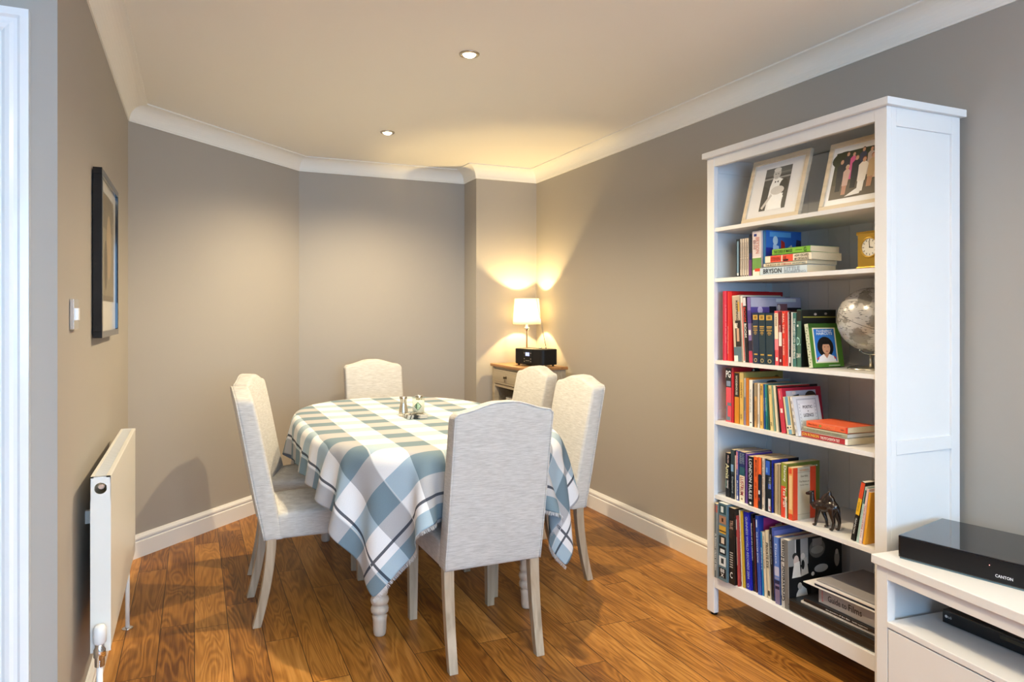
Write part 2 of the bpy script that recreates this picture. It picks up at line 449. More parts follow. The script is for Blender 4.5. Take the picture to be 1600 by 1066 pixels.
# ------------------------------------------------------------------ left wall: picture, switch, radiator
t = tag(empty('wall_picture', (-0.315, 3.02, 1.20)), 'tall black-framed picture with pale mount hanging on the left wall above the radiator', 'picture')
W2, Ht = 0.28, 0.575
b = MB()
for (ya, yb, za, zb) in ((-W2, W2, 0, 0.022), (-W2, W2, Ht-0.022, Ht), (-W2, -W2+0.022, 0.022, Ht-0.022), (W2-0.022, W2, 0.022, Ht-0.022)):
    b.box((0.004, ya, za), (0.032, yb, zb))
b.build('picture_frame', BLACKG, t, bevel=0.0012)
b = MB(); b.box((0.006, -W2+0.02, 0.02), (0.022, W2-0.02, Ht-0.02)); b.build('mount', mat('mount_card', (0.70, 0.66, 0.56), 0.15), t)
art(t, (0.0224, 0.0, Ht/2), (0, 1, 0), (0, 0, 1), [('r', '6f6552', (-0.19, -0.16, 0.19, 0.225)), ('r', '857a63', (-0.17, -0.14, 0.17, 0.10)), ('e', 'a08a6a', (0.02, 0.04, 0.08, 0.12)), ('e', '5a503e', (-0.08, -0.03, 0.05, 0.09))])

t = tag(empty('light_switch', (-0.315, 2.325, 1.238)), 'square chrome light switch with white rocker on the left wall', 'switch')
b = MB(); b.box((0.0005, -0.043, 0), (0.012, 0.043, 0.086)); b.build('face_plate', CHROME, t, bevel=0.002)
b = MB(); b.box((0.011, -0.010, 0.026), (0.018, 0.014, 0.060), M=Matrix.Identity(4)); b.build('rocker', mat('switch_white', (0.85, 0.85, 0.83), 0.3), t, bevel=0.001)

t = tag(empty('radiator', (-0.315, 2.84, 0.0)), 'white panel radiator mounted on the left wall below the black-framed picture', 'radiator')
x0, x1, y0, y1, z0, z1 = 0.040, 0.092, -0.47, 0.47, 0.30, 0.81
b = MB(); b.box((x1-0.012, y0+0.004, z0+0.004), (x1, y1-0.004, z1-0.008)); b.build('front_panel', RADW, t, bevel=0.004)
b = MB(); b.box((x0, y0+0.004, z0+0.01), (x0+0.010, y1-0.004, z1-0.012)); b.build('rear_panel', RADW, t, bevel=0.003)
for ya, yb in ((y0, y0+0.004), (y1-0.004, y1)):
    # end cover with a round hole near its top (ring of quads)
    b = MB(); hole = []; cz, cx = z1-0.035, (x0+x1)/2; rr = 0.0165
    if ya == y0:
        outer = [(x0, z0), (x1, z0), (x1, z1), (x0, z1)]
        ns = 24; pts_i = [(cx+rr*math.cos(2*PI*k/ns), cz+rr*math.sin(2*PI*k/ns)) for k in range(ns)]
        def outp(k):
            a = 2*PI*k/ns; dx, dz = math.cos(a), math.sin(a); ts = []
            if dx > 1e-6: ts.append((x1-cx)/dx)
            if dx < -1e-6: ts.append((x0-cx)/dx)
            if dz > 1e-6: ts.append((z1-cz)/dz)
            if dz < -1e-6: ts.append((cz-(cz-0.035))/-dz)
            tt = min(ts); return (cx+dx*tt, cz+dz*tt)
        pts_o = [outp(k) for k in range(ns)]
        for qx in (x0, x1):
            for qz in (z1, cz-0.035):
                kk_ = min(range(ns), key=lambda k: (pts_o[k][0]-qx)**2+(pts_o[k][1]-qz)**2); pts_o[kk_] = (qx, qz)
        for yy in (ya, yb):
            b.add([(p[0], yy, p[1]) for p in pts_i]+[(p[0], yy, p[1]) for p in pts_o], [(k, (k+1) % ns, ns+(k+1) % ns, ns+k) for k in range(ns)])
        b.add([(p[0], ya, p[1]) for p in pts_i]+[(p[0], yb, p[1]) for p in pts_i], [(k, (k+1) % ns, ns+(k+1) % ns, ns+k) for k in range(ns)])
        b.box((x0, ya, z0), (x1, yb, cz-0.035))
        b.box((x0, ya, cz-0.036), (x0+0.001, yb, z1)); b.box((x1-0.001, ya, cz-0.036), (x1, yb, z1)); b.box((x0, ya, z1-0.001), (x1, yb, z1))
    else: b.box((x0, ya, z0), (x1, yb, z1))
    b.build('end_cover', RADW, t)
b = MB(); b.box((x0+0.002, y0+0.03, z1-0.16), (x0+0.008, y0+0.034, z1-0.01)); b.lathe([(0.0095, -0.030), (0.0095, -0.012), (0.007, -0.010)], 16, M=Matrix.Translation((cx, y0+0.032, cz+0.002)) @ Matrix.Rotation(R(90), 4, 'X') @ Matrix.Translation((0, 0, 0.03)))
b.build('bleed_valve', CHROME, t)
b = MB()
b.box((x0, y0, z1-0.004), (x0+0.008, y1, z1)); b.box((x1-0.012, y0, z1-0.004), (x1-0.002, y1, z1))
for k in range(62):
    yy = y0+0.006+k*(y1-y0-0.012)/61.0
    b.box((x0+0.006, yy-0.0032, z1-0.005), (x1-0.010, yy+0.0032, z1-0.0015))
b.build('top_grille', RADW, t)
b = MB(); b.box((x1-0.003, y0, z1-0.010), (x1+0.001, y1, z1-0.001)); b.build('front_rim', RADW, t, bevel=0.001)
for yy in (-0.25, 0.25):
    b = MB(); b.box((0.0005, yy, 0.62), (x0, yy+0.02, 0.66)); b.build('wall_bracket', RADW, t)
yv = y0-0.022; xv = (x0+x1)/2
b = MB(); b.tube([(xv, y0+0.01, z0+0.035), (xv, yv, z0+0.035)], 0.010, 14); b.lathe([(0.013, -0.055), (0.013, -0.03), (0.016, -0.028), (0.016, -0.008), (0.012, 0.0), (0.012, 0.012)], 16, M=Matrix.Translation((xv, yv, z0+0.025)))
b.build('valve_body', CHROME, t)
b = MB(); b.lathe([(0.013, 0.0), (0.017, 0.004), (0.0175, 0.03), (0.0165, 0.045), (0.012, 0.052), (0.003, 0.054)], 12, M=Matrix.Translation((xv, yv, z0+0.034))); b.build('valve_cap', mat('valve_white', (0.82, 0.82, 0.8), 0.35), t)
for yy in (yv, y1-0.03):
    b = MB(); b.tube([(xv, yy, 0.0), (xv, yy, z0+0.004 if yy > 0 else z0-0.02)], 0.0085, 12); b.build('pipe', TRIM, t)
    b = MB(); b.lathe([(0.022, 0.0), (0.021, 0.004), (0.010, 0.008)], 20, M=Matrix.Translation((xv, yy, 0.0))); b.build('pipe_collar', CHROME, t)

# ------------------------------------------------------------------ uplighter added unseen behind the viewpoint, warm fill for the ceiling
t = tag(empty('fill_uplighter', (0.9, -1.1, 0)), 'steel floor uplighter added out of view behind the viewpoint to brighten the ceiling', 'lamp')
b = MB(); b.lathe([(0.14, 0), (0.14, 0.012), (0.10, 0.022), (0.014, 0.03), (0.012, 0.04)], 32, STEEL); b.build('base', None, t)
b = MB(); b.lathe([(0.011, 0.03), (0.011, 1.66)], 16, STEEL); b.build('pole', None, t)
b = MB(); b.lathe([(0.015, 1.64), (0.06, 1.655), (0.13, 1.69), (0.16, 1.735), (0.157, 1.737), (0.125, 1.697), (0.05, 1.665), (0.012, 1.66)], 32, STEEL, cap=False); b.build('bowl_shade', None, t)
l = bpy.data.lights.new('fill_uplight_bulb', 'SPOT'); l.energy = UP_POWER; l.color = UP_COL; l.shadow_soft_size = 0.03; l.spot_size = R(165); l.spot_blend = 0.5
o = bpy.data.objects.new('fill_uplight_bulb', l); COL.objects.link(o); o.parent = t; o.location = (0, 0, 1.72); o.rotation_euler = (R(180), 0, 0)
# ------------------------------------------------------------------ dining chairs
def yr(z):   # rear line of the chair: reclines above the seat
    pts = [(0.34, 0.0), (0.53, -0.039), (0.79, -0.086), (1.0, -0.126)]
    for (za, ya), (zb, yb) in zip(pts, pts[1:]):
        if z <= zb or zb == 1.0: return ya+(yb-ya)*(z-za)/(zb-za)
def make_chair():
    t = empty('dining_chair')
    hw = 0.193
    def ztop(x):
        a = abs(x)/hw
        q_ = min(1, max(0, (a-0.12)/0.80)); arch = 1-q_*q_*(3-2*q_)
        z = 0.938+0.034*arch
        if a > 0.88: z -= 0.014*((a-0.88)/0.12)**2
        return z
    nx, nz = 22, 18
    b = MB(); vs = []; fs = []
    th = 0.078
    for side in (0, 1):
        for j in range(nz+1):
            for i in range(nx+1):
                x = -hw+2*hw*i/nx; tt = j/nz; z = 0.350+tt*(ztop(x)-0.350)
                y = yr(z)+(th*(1-0.12*tt) if side else 0)
                bul = (1-(2*i/nx-1)**4)*(1-(2*tt-1)**6)
                y += (0.008 if side else -0.004)*bul
                z -= side*0.004*tt
                vs.append((x, y, z))
    def id_(s, j, i): return s*(nx+1)*(nz+1)+j*(nx+1)+i
    for j in range(nz):
        for i in range(nx):
            fs.append((id_(0, j, i), id_(0, j, i+1), id_(0, j+1, i+1), id_(0, j+1, i)))
            fs.append((id_(1, j, i), id_(1, j+1, i), id_(1, j+1, i+1), id_(1, j, i+1)))
        fs.append((id_(0, j, 0), id_(0, j+1, 0), id_(1, j+1, 0), id_(1, j, 0)))
        fs.append((id_(0, j, nx), id_(1, j, nx), id_(1, j+1, nx), id_(0, j+1, nx)))
    for i in range(nx):
        fs.append((id_(0, 0, i), id_(1, 0, i), id_(1, 0, i+1), id_(0, 0, i+1)))
        fs.append((id_(0, nz, i), id_(0, nz, i+1), id_(1, nz, i+1), id_(1, nz, i)))
    b.add(vs, fs, FABRIC, None, True)
    b.build('backrest', None, t, bevel=0.012, bseg=4, fix=True)
    # piping round the rear face and round the front edge
    b = MB()
    for s, off, inset in ((0, -0.0005, 0.0075), (1, 0.0, 0.010)):
        pts = []
        xs = hw-inset+0.004
        for j in range(0, 25):
            z = 0.355+j/24*(ztop(xs)-inset-0.355); pts.append((-xs, z))
        for i in range(1, 30):
            x = -xs+2*xs*i/30; pts.append((x, ztop(x)-inset+0.004))
        for j in range(24, -1, -1):
            z = 0.355+j/24*(ztop(xs)-inset-0.355); pts.append((xs, z))
        P = []
        for x, z in pts:
            tt = (z-0.35)/(ztop(x)-0.35)
            P.append((x, yr(z)+((th*(1-0.12*tt)+0.001) if s else 0.001)+off, z))
        if s == 0: b.tube(P, 0.0032, 6, FABRIC)
    b.build('piping', None, t)
    # seat with skirt
    b = MB(); ny = 12; nx2 = 12; vs = []; fs = []
    y0, y1 = 0.045, 0.500; sw = 0.193
    for j in range(ny+1):
        for i in range(nx2+1):
            x = -1+2*i/nx2; y = j/ny
            crown = (1-x**4)*(1-(2*y-1)**6)
            vs.append((x*(sw+0.012*y), y0+(y1-y0)*y, 0.458+0.020*crown))
    top = len(vs)
    for j in range(ny+1):
        for i in range(nx2+1):
            x = -1+2*i/nx2; y = j/ny
            vs.append((x*(sw+0.010*y), y0+(y1-0.004-y0)*y, 0.352))
    q = lambda s, j, i: s*top+j*(nx2+1)+i
    for j in range(ny):
        for i in range(nx2):
            fs.append((q(0, j, i), q(0, j, i+1), q(0, j+1, i+1), q(0, j+1, i))); fs.append((q(1, j, i), q(1, j+1, i), q(1, j+1, i+1), q(1, j, i+1)))
        fs.append((q(0, j, 0), q(0, j+1, 0), q(1, j+1, 0), q(1, j, 0))); fs.append((q(0, j, nx2), q(1, j, nx2), q(1, j+1, nx2), q(0, j+1, nx2)))
    for i in range(nx2):
        fs.append((q(0, 0, i), q(1, 0, i), q(1, 0, i+1), q(0, 0, i+1))); fs.append((q(0, ny, i), q(0, ny, i+1), q(1, ny, i+1), q(1, ny, i)))
    b.add(vs, fs, FABRIC, None, True)
    b.build('seat', None, t, bevel=0.016, bseg=4, fix=True)
    # legs
    for sx in (-1, 1):
        b = MB(); vs = []; fs = []; K = 9
        for k in range(K):
            f = k/(K-1); z = 0.36*(1-f)
            yc = 0.026-0.058*f**1.7; h = 0.0195-0.003*f
            xc = sx*(hw-0.0215)
            vs += [(xc-h, yc-h, z), (xc+h, yc-h, z), (xc+h, yc+h, z), (xc-h, yc+h, z)]
        for k in range(K-1):
            for i in range(4): fs.append((4*k+i, 4*k+4+i, 4*k+4+(i+1) % 4, 4*k+(i+1) % 4))
        fs += [(0, 1, 2, 3), (4*K-1, 4*K-2, 4*K-3, 4*K-4)]
        b.add(vs, fs, LEGW); b.build('leg', None, t, bevel=0.003)
        b = MB(); xc = sx*(hw-0.018); h, g = 0.0215, 0.0165; yc = 0.468
        b.add([(xc-h, yc-h, 0.36), (xc+h, yc-h, 0.36), (xc+h, yc+h, 0.36), (xc-h, yc+h, 0.36), (xc-g, yc-g, 0), (xc+g, yc-g, 0), (xc+g, yc+g, 0), (xc-g, yc+g, 0)],
              [(0, 1, 2, 3), (7, 6, 5, 4), (0, 4, 5, 1), (1, 5, 6, 2), (2, 6, 7, 3), (3, 7, 4, 0)], LEGW)
        b.build('leg', None, t, bevel=0.003)
    return t
CH = [(1.012, 2.43, 0, 'cream upholstered dining chair nearest us, seen from behind at the head of the table'),
      (0.263, 3.25, -90, 'cream upholstered dining chair left of the table, side on with two legs in view'),
      (0.335, 3.87, -107, 'cream upholstered dining chair mostly hidden behind the nearer left-hand chair'),
      (1.705, 3.15, 90, 'cream upholstered dining chair at the right of the table, closest to the bookcase'),
      (1.775, 3.79, 92, 'cream upholstered dining chair right of the table, in front of the small cabinet'),
      (1.107, 4.715, 180, 'cream upholstered dining chair at the far end of the table facing us')]
proto = make_chair()
for k, (x, y, a, lab) in enumerate(CH):
    o = proto if k == 0 else copy_tree(proto)
    o.location = (x, y, 0); o.rotation_euler = (0, 0, R(a)); tag(o, lab, 'chair', 'dining chairs around the table')

# ------------------------------------------------------------------ table
TX, TY, TA, TB, TZ, TE = 1.0, 3.42, 0.56, 0.93, 0.765, 2.7
def outline(a, b_, e, k=64):
    r = []
    for i in range(k):
        t = 2*PI*i/k; c_, s_ = math.cos(t), math.sin(t)
        r.append((a*math.copysign(abs(c_)**(2/e), c_), b_*math.copysign(abs(s_)**(2/e), s_)))
    return r
t = tag(empty('dining_table', (TX, TY, 0)), 'oval dining table with pale turned legs under the checked cloth', 'table')
b = MB(); b.prism(outline(TA-0.034, TB-0.034, TE), TZ-0.036, TZ-0.010, TABLEW); b.build('tabletop', None, t, bevel=0.008)
b = MB(); 
for (xa, xb, ya, yb) in ((-0.34, 0.34, -0.66, -0.64), (-0.34, 0.34, 0.64, 0.66), (-0.36, -0.34, -0.66, 0.66), (0.34, 0.36, -0.66, 0.66)): b.box((xa, ya, TZ-0.115), (xb, yb, TZ-0.028), TABLEW)
b.build('apron', None, t)
lp = [(0.020, 0.0), (0.024, 0.006), (0.026, 0.02), (0.027, 0.06), (0.030, 0.078), (0.022, 0.084), (0.034, 0.094), (0.036, 0.105), (0.033, 0.116), (0.025, 0.121), (0.033, 0.128), (0.037, 0.140), (0.034, 0.152), (0.027, 0.158),
      (0.032, 0.166), (0.0335, 0.178), (0.029, 0.186), (0.031, 0.20), (0.034, 0.30), (0.0355, 0.45), (0.034, 0.56), (0.036, 0.58), (0.030, 0.59), (0.038, 0.60), (0.038, 0.65)]
for sx, sy in ((-1, -1), (1, -1), (1, 1), (-1, 1)):
    b = MB(); M_ = Matrix.Translation((sx*0.325, -0.615 if sy < 0 else 0.665, 0)); b.lathe(lp, 28, TABLEW, M_); b.box((-0.04, -0.04, 0.65), (0.04, 0.04, TZ-0.028), TABLEW, M_)
    b.build('leg', None, t)

# ------------------------------------------------------------------ tablecloth: relaxed by a small particle simulation
CX0, CX1, CY0, CY1 = 0.275, 1.725, 2.280, 4.585
def drape():
    sp = 0.03
    X0, X1, Y0, Y1 = CX0, CX1, CY0, CY1
    nx = int(round((X1-X0)/sp))+1; ny = int(round((Y1-Y0)/sp))+1
    gx, gy = np.meshgrid(np.linspace(X0, X1, nx), np.linspace(Y0, Y1, ny), indexing='ij')
    flat = np.stack([gx, gy], -1)
    P = np.stack([gx, gy, np.full_like(gx, TZ+0.012)], -1)
    rng = np.random.RandomState(11)
    ang = np.arctan2((gy-TY)/TB, (gx-TX)/TA)
    def F(x, y): return (np.abs((x-TX)/TA)**TE+np.abs((y-TY)/TB)**TE)**(1/TE)
    f0 = F(gx, gy); pin = f0 < 0.90
    # start with the overhang already turned partly downwards
    out = np.clip(f0-0.985, 0, None)
    k = np.where(f0 > 0.985, 0.985/f0, 1.0)
    ex = TX+(gx-TX)*k; ey = TY+(gy-TY)*k
    dist = np.hypot(gx-ex, gy-ey)
    fold = 0.022*np.sin(ang*11+0.6)*np.clip(dist/0.3, 0, 1)+0.014*np.sin(ang*19+2.0)*np.clip(dist/0.3, 0, 1)
    ux = np.where(dist > 1e-6, (gx-ex)/np.maximum(dist, 1e-6), 0); uy = np.where(dist > 1e-6, (gy-ey)/np.maximum(dist, 1e-6), 0)
    P[..., 0] = ex+ux*(dist*0.35+fold); P[..., 1] = ey+uy*(dist*0.35+fold); P[..., 2] = TZ+0.004-dist*0.93
    P += rng.normal(0, 0.0006, P.shape)*(~pin)[..., None]
    V = np.zeros_like(P); wv = np.where(pin, 0.0, 1.0)
    cons = []
    def addc(di, dj, st):
        L = sp*math.hypot(di*(X1-X0)/(nx-1)/sp, dj*(Y1-Y0)/(ny-1)/sp)
        a0, b0 = max(0, -di), max(0, -dj)
        I, J = np.meshgrid(np.arange(max(0, -di), nx-max(0, di)), np.arange(max(0, -dj), ny-max(0, dj)), indexing='ij')
        I = I.ravel(); J = J.ravel()
        if di and dj: par = (I//abs(di)) % 2
        elif di: par = (I//abs(di)) % 2
        else: par = (J//abs(dj)) % 2
        for q in (0, 1):
            m_ = par == q
            a = I[m_]*ny+J[m_]; c_ = (I[m_]+di)*ny+J[m_]+dj
            cons.append((a, c_, L, st))
    addc(1, 0, 1.0); addc(0, 1, 1.0); addc(1, 1, 0.35); addc(1, -1, 0.35); addc(2, 0, 0.12); addc(0, 2, 0.12)
    P = P.reshape(-1, 3); V = V.reshape(-1, 3); wv = wv.ravel(); pinr = pin.ravel()
    PF = P.copy(); fl = flat.reshape(-1, 2)
    P[pinr, 0] = fl[pinr, 0]; P[pinr, 1] = fl[pinr, 1]; P[pinr, 2] = TZ+0.003
    boxes = []   # chairs as boxes: (cx,cy,hx,hy,z0,z1)
    for x, y, a, _ in CH:
        ca, sa = math.cos(R(a)), math.sin(R(a))
        def wb(lx0, lx1, ly0, ly1, z0, z1):
            c0 = [(ca*px-sa*py+x, sa*px+ca*py+y) for px in (lx0, lx1) for py in (ly0, ly1)]
            xs = [p[0] for p in c0]; ys = [p[1] for p in c0]; return (min(xs), max(xs), min(ys), max(ys), z0, z1)
        boxes.append(wb(-0.205, 0.205, 0.0, 0.51, 0.30, 0.486))
    boxes.append((0.62, 0.73, 2.75, 2.87, 0, 0.7)); boxes.append((1.27, 1.38, 2.75, 2.87, 0, 0.7))
    backs = []   # chair backs push the cloth towards the table: (centre, facing)
    for x, y, a, _ in CH: backs.append((x, y, -math.sin(R(a)), math.cos(R(a))))
    dt = 1/60
    for it in range(330):
        V[:, 2] -= 5.0*dt*(wv > 0); V *= 0.965 if it < 230 else 0.90
        Q = P+V*dt*wv[:, None]
        for k_ in range(18):
            for a, c_, L, st in cons:
                d = Q[c_]-Q[a]; ln = np.sqrt((d*d).sum(1))+1e-9; ws = wv[a]+wv[c_]
                s_ = np.where(ws > 0, st*(ln-L)/ln/np.maximum(ws, 1e-9), 0)[:, None]*d
                Q[a] += s_*wv[a][:, None]; Q[c_] -= s_*wv[c_][:, None]
        # table collision
        f = F(Q[:, 0], Q[:, 1]); r_ = np.hypot(Q[:, 0]-TX, Q[:, 1]-TY)
        ins = (f < 1.012) & (Q[:, 2] < TZ+0.003) & (wv > 0)
        depth_top = TZ+0.003-Q[:, 2]; depth_side = r_*(1.012/np.maximum(f, 1e-6)-1)
        up = ins & (depth_top < depth_side+0.004); sd = ins & ~up
        Q[up, 2] = TZ+0.003
        kk = 1.012/f[sd]; Q[sd, 0] = TX+(Q[sd, 0]-TX)*kk; Q[sd, 1] = TY+(Q[sd, 1]-TY)*kk
        for (xa, xb, ya, yb, za, zb) in boxes:
            i_ = (Q[:, 0] > xa) & (Q[:, 0] < xb) & (Q[:, 1] > ya) & (Q[:, 1] < yb) & (Q[:, 2] > za) & (Q[:, 2] < zb) & (wv > 0)
            if not i_.any(): continue
            q = Q[i_]; ds = np.stack([q[:, 0]-xa, xb-q[:, 0], q[:, 1]-ya, yb-q[:, 1], zb-q[:, 2]+0.0], 1); w_ = ds.argmin(1)
            q[w_ == 0, 0] = xa; q[w_ == 1, 0] = xb; q[w_ == 2, 1] = ya; q[w_ == 3, 1] = yb; q[w_ == 4, 2] = zb
            Q[i_] = q
        for bx_, by_, fx, fy in backs:
            rx = Q[:, 0]-bx_; ry = Q[:, 1]-by_; fw = rx*fx+ry*fy; sd_ = np.abs(rx*fy-ry*fx)
            lim = 0.080-np.clip((Q[:, 2]-0.34)*0.19, 0, 0.12)
            i_ = (sd_ < 0.205) & (fw < lim) & (fw > -0.20) & (Q[:, 2] > 0.33) & (Q[:, 2] < 0.98) & (wv > 0)
            dl_ = (lim-fw)*i_; Q[:, 0] += fx*dl_; Q[:, 1] += fy*dl_
        V = (Q-P)/dt; P = Q
        if it > 10:
            sp_ = np.sqrt((V*V).sum(1)); m_ = sp_ > 3; V[m_] *= (3/sp_[m_])[:, None]
    idx = lambda i, j: i*ny+j
    fs = [(idx(i, j), idx(i+1, j), idx(i+1, j+1), idx(i, j+1)) for i in range(nx-1) for j in range(ny-1)]
    return P, fs, fl
P_, F_, UV_ = drape()
me = bpy.data.meshes.new('tablecloth'); me.from_pydata([tuple(map(float, p)) for p in P_], [], F_); me.update()
uvl = me.uv_layers.new(name='flat')
for lp_ in me.loops: uvl.data[lp_.index].uv = (float(UV_[lp_.vertex_index][0]), float(UV_[lp_.vertex_index][1]))
me.polygons.foreach_set('use_smooth', [True]*len(me.polygons))
def cloth_mat():
    m, n, l, b = nt('woven_check_cotton')
    N = lambda t_: n.new('ShaderNode'+t_)
    def mt(op, a, b_=None, c_=None):
        x = N('Math'); x.operation = op
        for i, v in enumerate((a, b_, c_)):
            if v is None: continue
            if isinstance(v, (int, float)): x.inputs[i].default_value = v
            else: l.new(v, x.inputs[i])
        return x.outputs[0]
    uv = N('UVMap'); uv.uv_map = 'flat'; sep = N('SeparateXYZ'); l.new(uv.outputs[0], sep.inputs[0])
    U, V = sep.outputs['X'], sep.outputs['Y']
    # lengthwise grey stripes, period 0.247, width 0.122 centred at 0.54
    fu = mt('FRACT', mt('DIVIDE', mt('SUBTRACT', U, 0.54-0.061), 0.247)); warp = mt('LESS_THAN', fu, 0.494)
    fv = mt('FRACT', mt('DIVIDE', mt('SUBTRACT', V, 2.716-0.050), 0.213)); weft = mt('LESS_THAN', fv, 0.47)
    def mix(f, a, b_):
        x = N('Mix'); x.data_type = 'RGBA'
        if isinstance(f, (int, float)): x.inputs['Factor'].default_value = f
        else: l.new(f, x.inputs['Factor'])
        for nm, v in (('A', a), ('B', b_)):
            if isinstance(v, tuple): x.inputs[nm].default_value = v+(1,)
            else: l.new(v, x.inputs[nm])
        return x.outputs['Result']
    row0 = mix(weft, (0.82, 0.82, 0.82), (0.39, 0.50, 0.57))
    row1 = mix(weft, (0.43, 0.43, 0.44), (0.17, 0.24, 0.285))
    col = mix(warp, row0, row1)
    # thin dark line 9 cm inside the hem
    def near(x, c0, w_): return mt('LESS_THAN', mt('ABSOLUTE', mt('SUBTRACT', x, c0)), w_)
    ln = mt('MAXIMUM', mt('MAXIMUM', near(U, CX0+0.095, 0.0055), near(U, CX1-0.095, 0.0055)), mt('MAXIMUM', near(V, CY0+0.095, 0.0055), near(V, CY1-0.095, 0.0055)))
    col = mix(mt('MULTIPLY', ln, 0.88), col, (0.012, 0.02, 0.04))
    # thin pale edging line beside the stripes
    ed = mt('LESS_THAN', mt('ABSOLUTE', mt('SUBTRACT', fu, 0.494)), 0.012)
    col = mix(mt('MULTIPLY', ed, 0.5), col, (0.72, 0.74, 0.74))
    no = N('TexNoise'); no.inputs['Scale'].default_value = 1; mp = N('Mapping'); mp.inputs['Scale'].default_value = (900, 260, 1); l.new(uv.outputs[0], mp.inputs[0]); l.new(mp.outputs[0], no.inputs['Vector'])
    sc = N('MapRange'); sc.inputs['To Min'].default_value = 0.86; sc.inputs['To Max'].default_value = 1.12; l.new(no.outputs['Fac'], sc.inputs['Value'])
    vm = N('VectorMath'); vm.operation = 'SCALE'; l.new(col, vm.inputs[0]); l.new(sc.outputs[0], vm.inputs['Scale'])
    l.new(vm.outputs[0], b.inputs['Base Color'])
    b.inputs['Roughness'].default_value = 0.85; b.inputs['Specular IOR Level'].default_value = 0.15
    bp = N('Bump'); bp.inputs['Strength'].default_value = 0.15; bp.inputs['Distance'].default_value = 0.001; l.new(no.outputs['Fac'], bp.inputs['Height']); l.new(bp.outputs[0], b.inputs['Normal'])
    return m
me.materials.append(cloth_mat())
cl = bpy.data.objects.new('tablecloth', me); COL.objects.link(cl)
tag(cl, 'blue, grey and white checked tablecloth draped over the oval table', 'tablecloth')
sm_ = cl.modifiers.new('smooth', 'SMOOTH'); sm_.factor = 0.5; sm_.iterations = 2
sb = cl.modifiers.new('sub', 'SUBSURF'); sb.levels = 2; sb.render_levels = 2
so = cl.modifiers.new('solid', 'SOLIDIFY'); so.thickness = 0.0012; so.offset = 1
# short fringe of loose threads along the hem
def fringe():
    b = MB(); rng = random.Random(3)
    nx = int(round((CX1-CX0)/0.03))+1; ny = int(round((CY1-CY0)/0.03))+1
    P = [Vector(p) for p in P_]
    g = lambda i, j: P[i*ny+j]
    runs = [([(i, 0) for i in range(nx)], [(i, 1) for i in range(nx)]), ([(i, ny-1) for i in range(nx)], [(i, ny-2) for i in range(nx)])]
    for hem, inn in runs:
        for k in range(len(hem)-1):
            for q in range(9):
                f = (q+rng.random()*0.5)/9
                p = g(*hem[k]).lerp(g(*hem[k+1]), f); r_ = g(*inn[k]).lerp(g(*inn[k+1]), f)
                d = (p-r_).normalized(); s_ = (g(*hem[k+1])-g(*hem[k])).normalized()
                e = p+d*(0.007+0.005*rng.random())+s_*rng.uniform(-0.002, 0.002)
                p0 = p-d*0.004
                b.add([tuple(p0-s_*0.0006), tuple(p0+s_*0.0006), tuple(e+s_*0.0004), tuple(e-s_*0.0004)], [(0, 1, 2, 3)])
    o = b.build('fringe', mat('cotton_thread', (0.8, 0.82, 0.85), 0.9), cl); o['kind'] = 'stuff'
fringe()

# ------------------------------------------------------------------ things on the table
tz = TZ+0.0055
def patterned(name):
    m, n, l, b = nt(name)
    tc = n.new('ShaderNodeTexCoord'); no = n.new('ShaderNodeTexNoise'); no.inputs['Scale'].default_value = 55; no.inputs['Detail'].default_value = 1
    l.new(tc.outputs['Object'], no.inputs['Vector']); cr = n.new('ShaderNodeValToRGB'); cr.color_ramp.interpolation = 'CONSTANT'
    cr.color_ramp.elements[0].color = (0.03, 0.035, 0.04, 1); cr.color_ramp.elements[1].color = (0.62, 0.62, 0.58, 1); cr.color_ramp.elements[1].position = 0.5
    l.new(no.outputs['Fac'], cr.inputs['Fac']); l.new(cr.outputs['Color'], b.inputs['Base Color']); b.inputs['Roughness'].default_value = 0.25
    return m
PAT = patterned('coaster_print')
for k in range(3):
    t = tag(empty('coaster', (0.993, 3.392, tz+k*0.0062), (0, 0, R(-3+2*k))), 'square black and white patterned coaster on the table, %s of the stack' % ['bottom', 'middle', 'top'][k], 'coaster', 'stack of coasters on the table')
    b = MB(); b.box((-0.05, -0.05, 0), (0.05, 0.05, 0.0058)); b.build('coaster_board', PAT, t, bevel=0.001)
zt = tz+0.0188
t = tag(empty('candle_jar', (1.008, 3.385, zt)), 'glass candle jar with cream wax and green diamond label on the coasters', 'candle')
m, nn, l, p = nt('clear_glass'); tb_ = nn.new('ShaderNodeBsdfTransparent'); tb_.inputs[0].default_value = (0.975, 0.985, 0.96, 1); gb_ = nn.new('ShaderNodeBsdfGlossy'); gb_.inputs['Roughness'].default_value = 0.05; mx_ = nn.new('ShaderNodeMixShader'); mx_.inputs[0].default_value = 0.07; l.new(tb_.outputs[0], mx_.inputs[1]); l.new(gb_.outputs[0], mx_.inputs[2]); l.new(mx_.outputs[0], nn['Material Output'].inputs['Surface'])
GLASS = m
b = MB(); b.lathe([(0.0285, 0.0), (0.0305, 0.003), (0.0310, 0.080), (0.0290, 0.0805), (0.0288, 0.008), (0.002, 0.006)], 36, GLASS); b.build('glass_jar', None, t)
b = MB(); b.lathe([(0.0280, 0.0095), (0.0282, 0.064), (0.003, 0.063)], 32, mat('candle_wax', (0.80, 0.79, 0.74), 0.5)); wx = b.build('wax', None, t)
b = MB(); b.tube([(0, 0, 0.062), (0.001, 0, 0.072)], 0.0008, 6, BLACKM); b.build('wick', None, wx)
def on_cyl(r, pts, h0, ang0, m, nm, par, name):
    b = MB(); vs = [(r*math.cos(ang0+x/r), r*math.sin(ang0+x/r), h0+y) for x, y in pts]
    b.add(vs, [list(range(len(vs)))], m); return b.build(name, None, par)
a0 = R(-112)
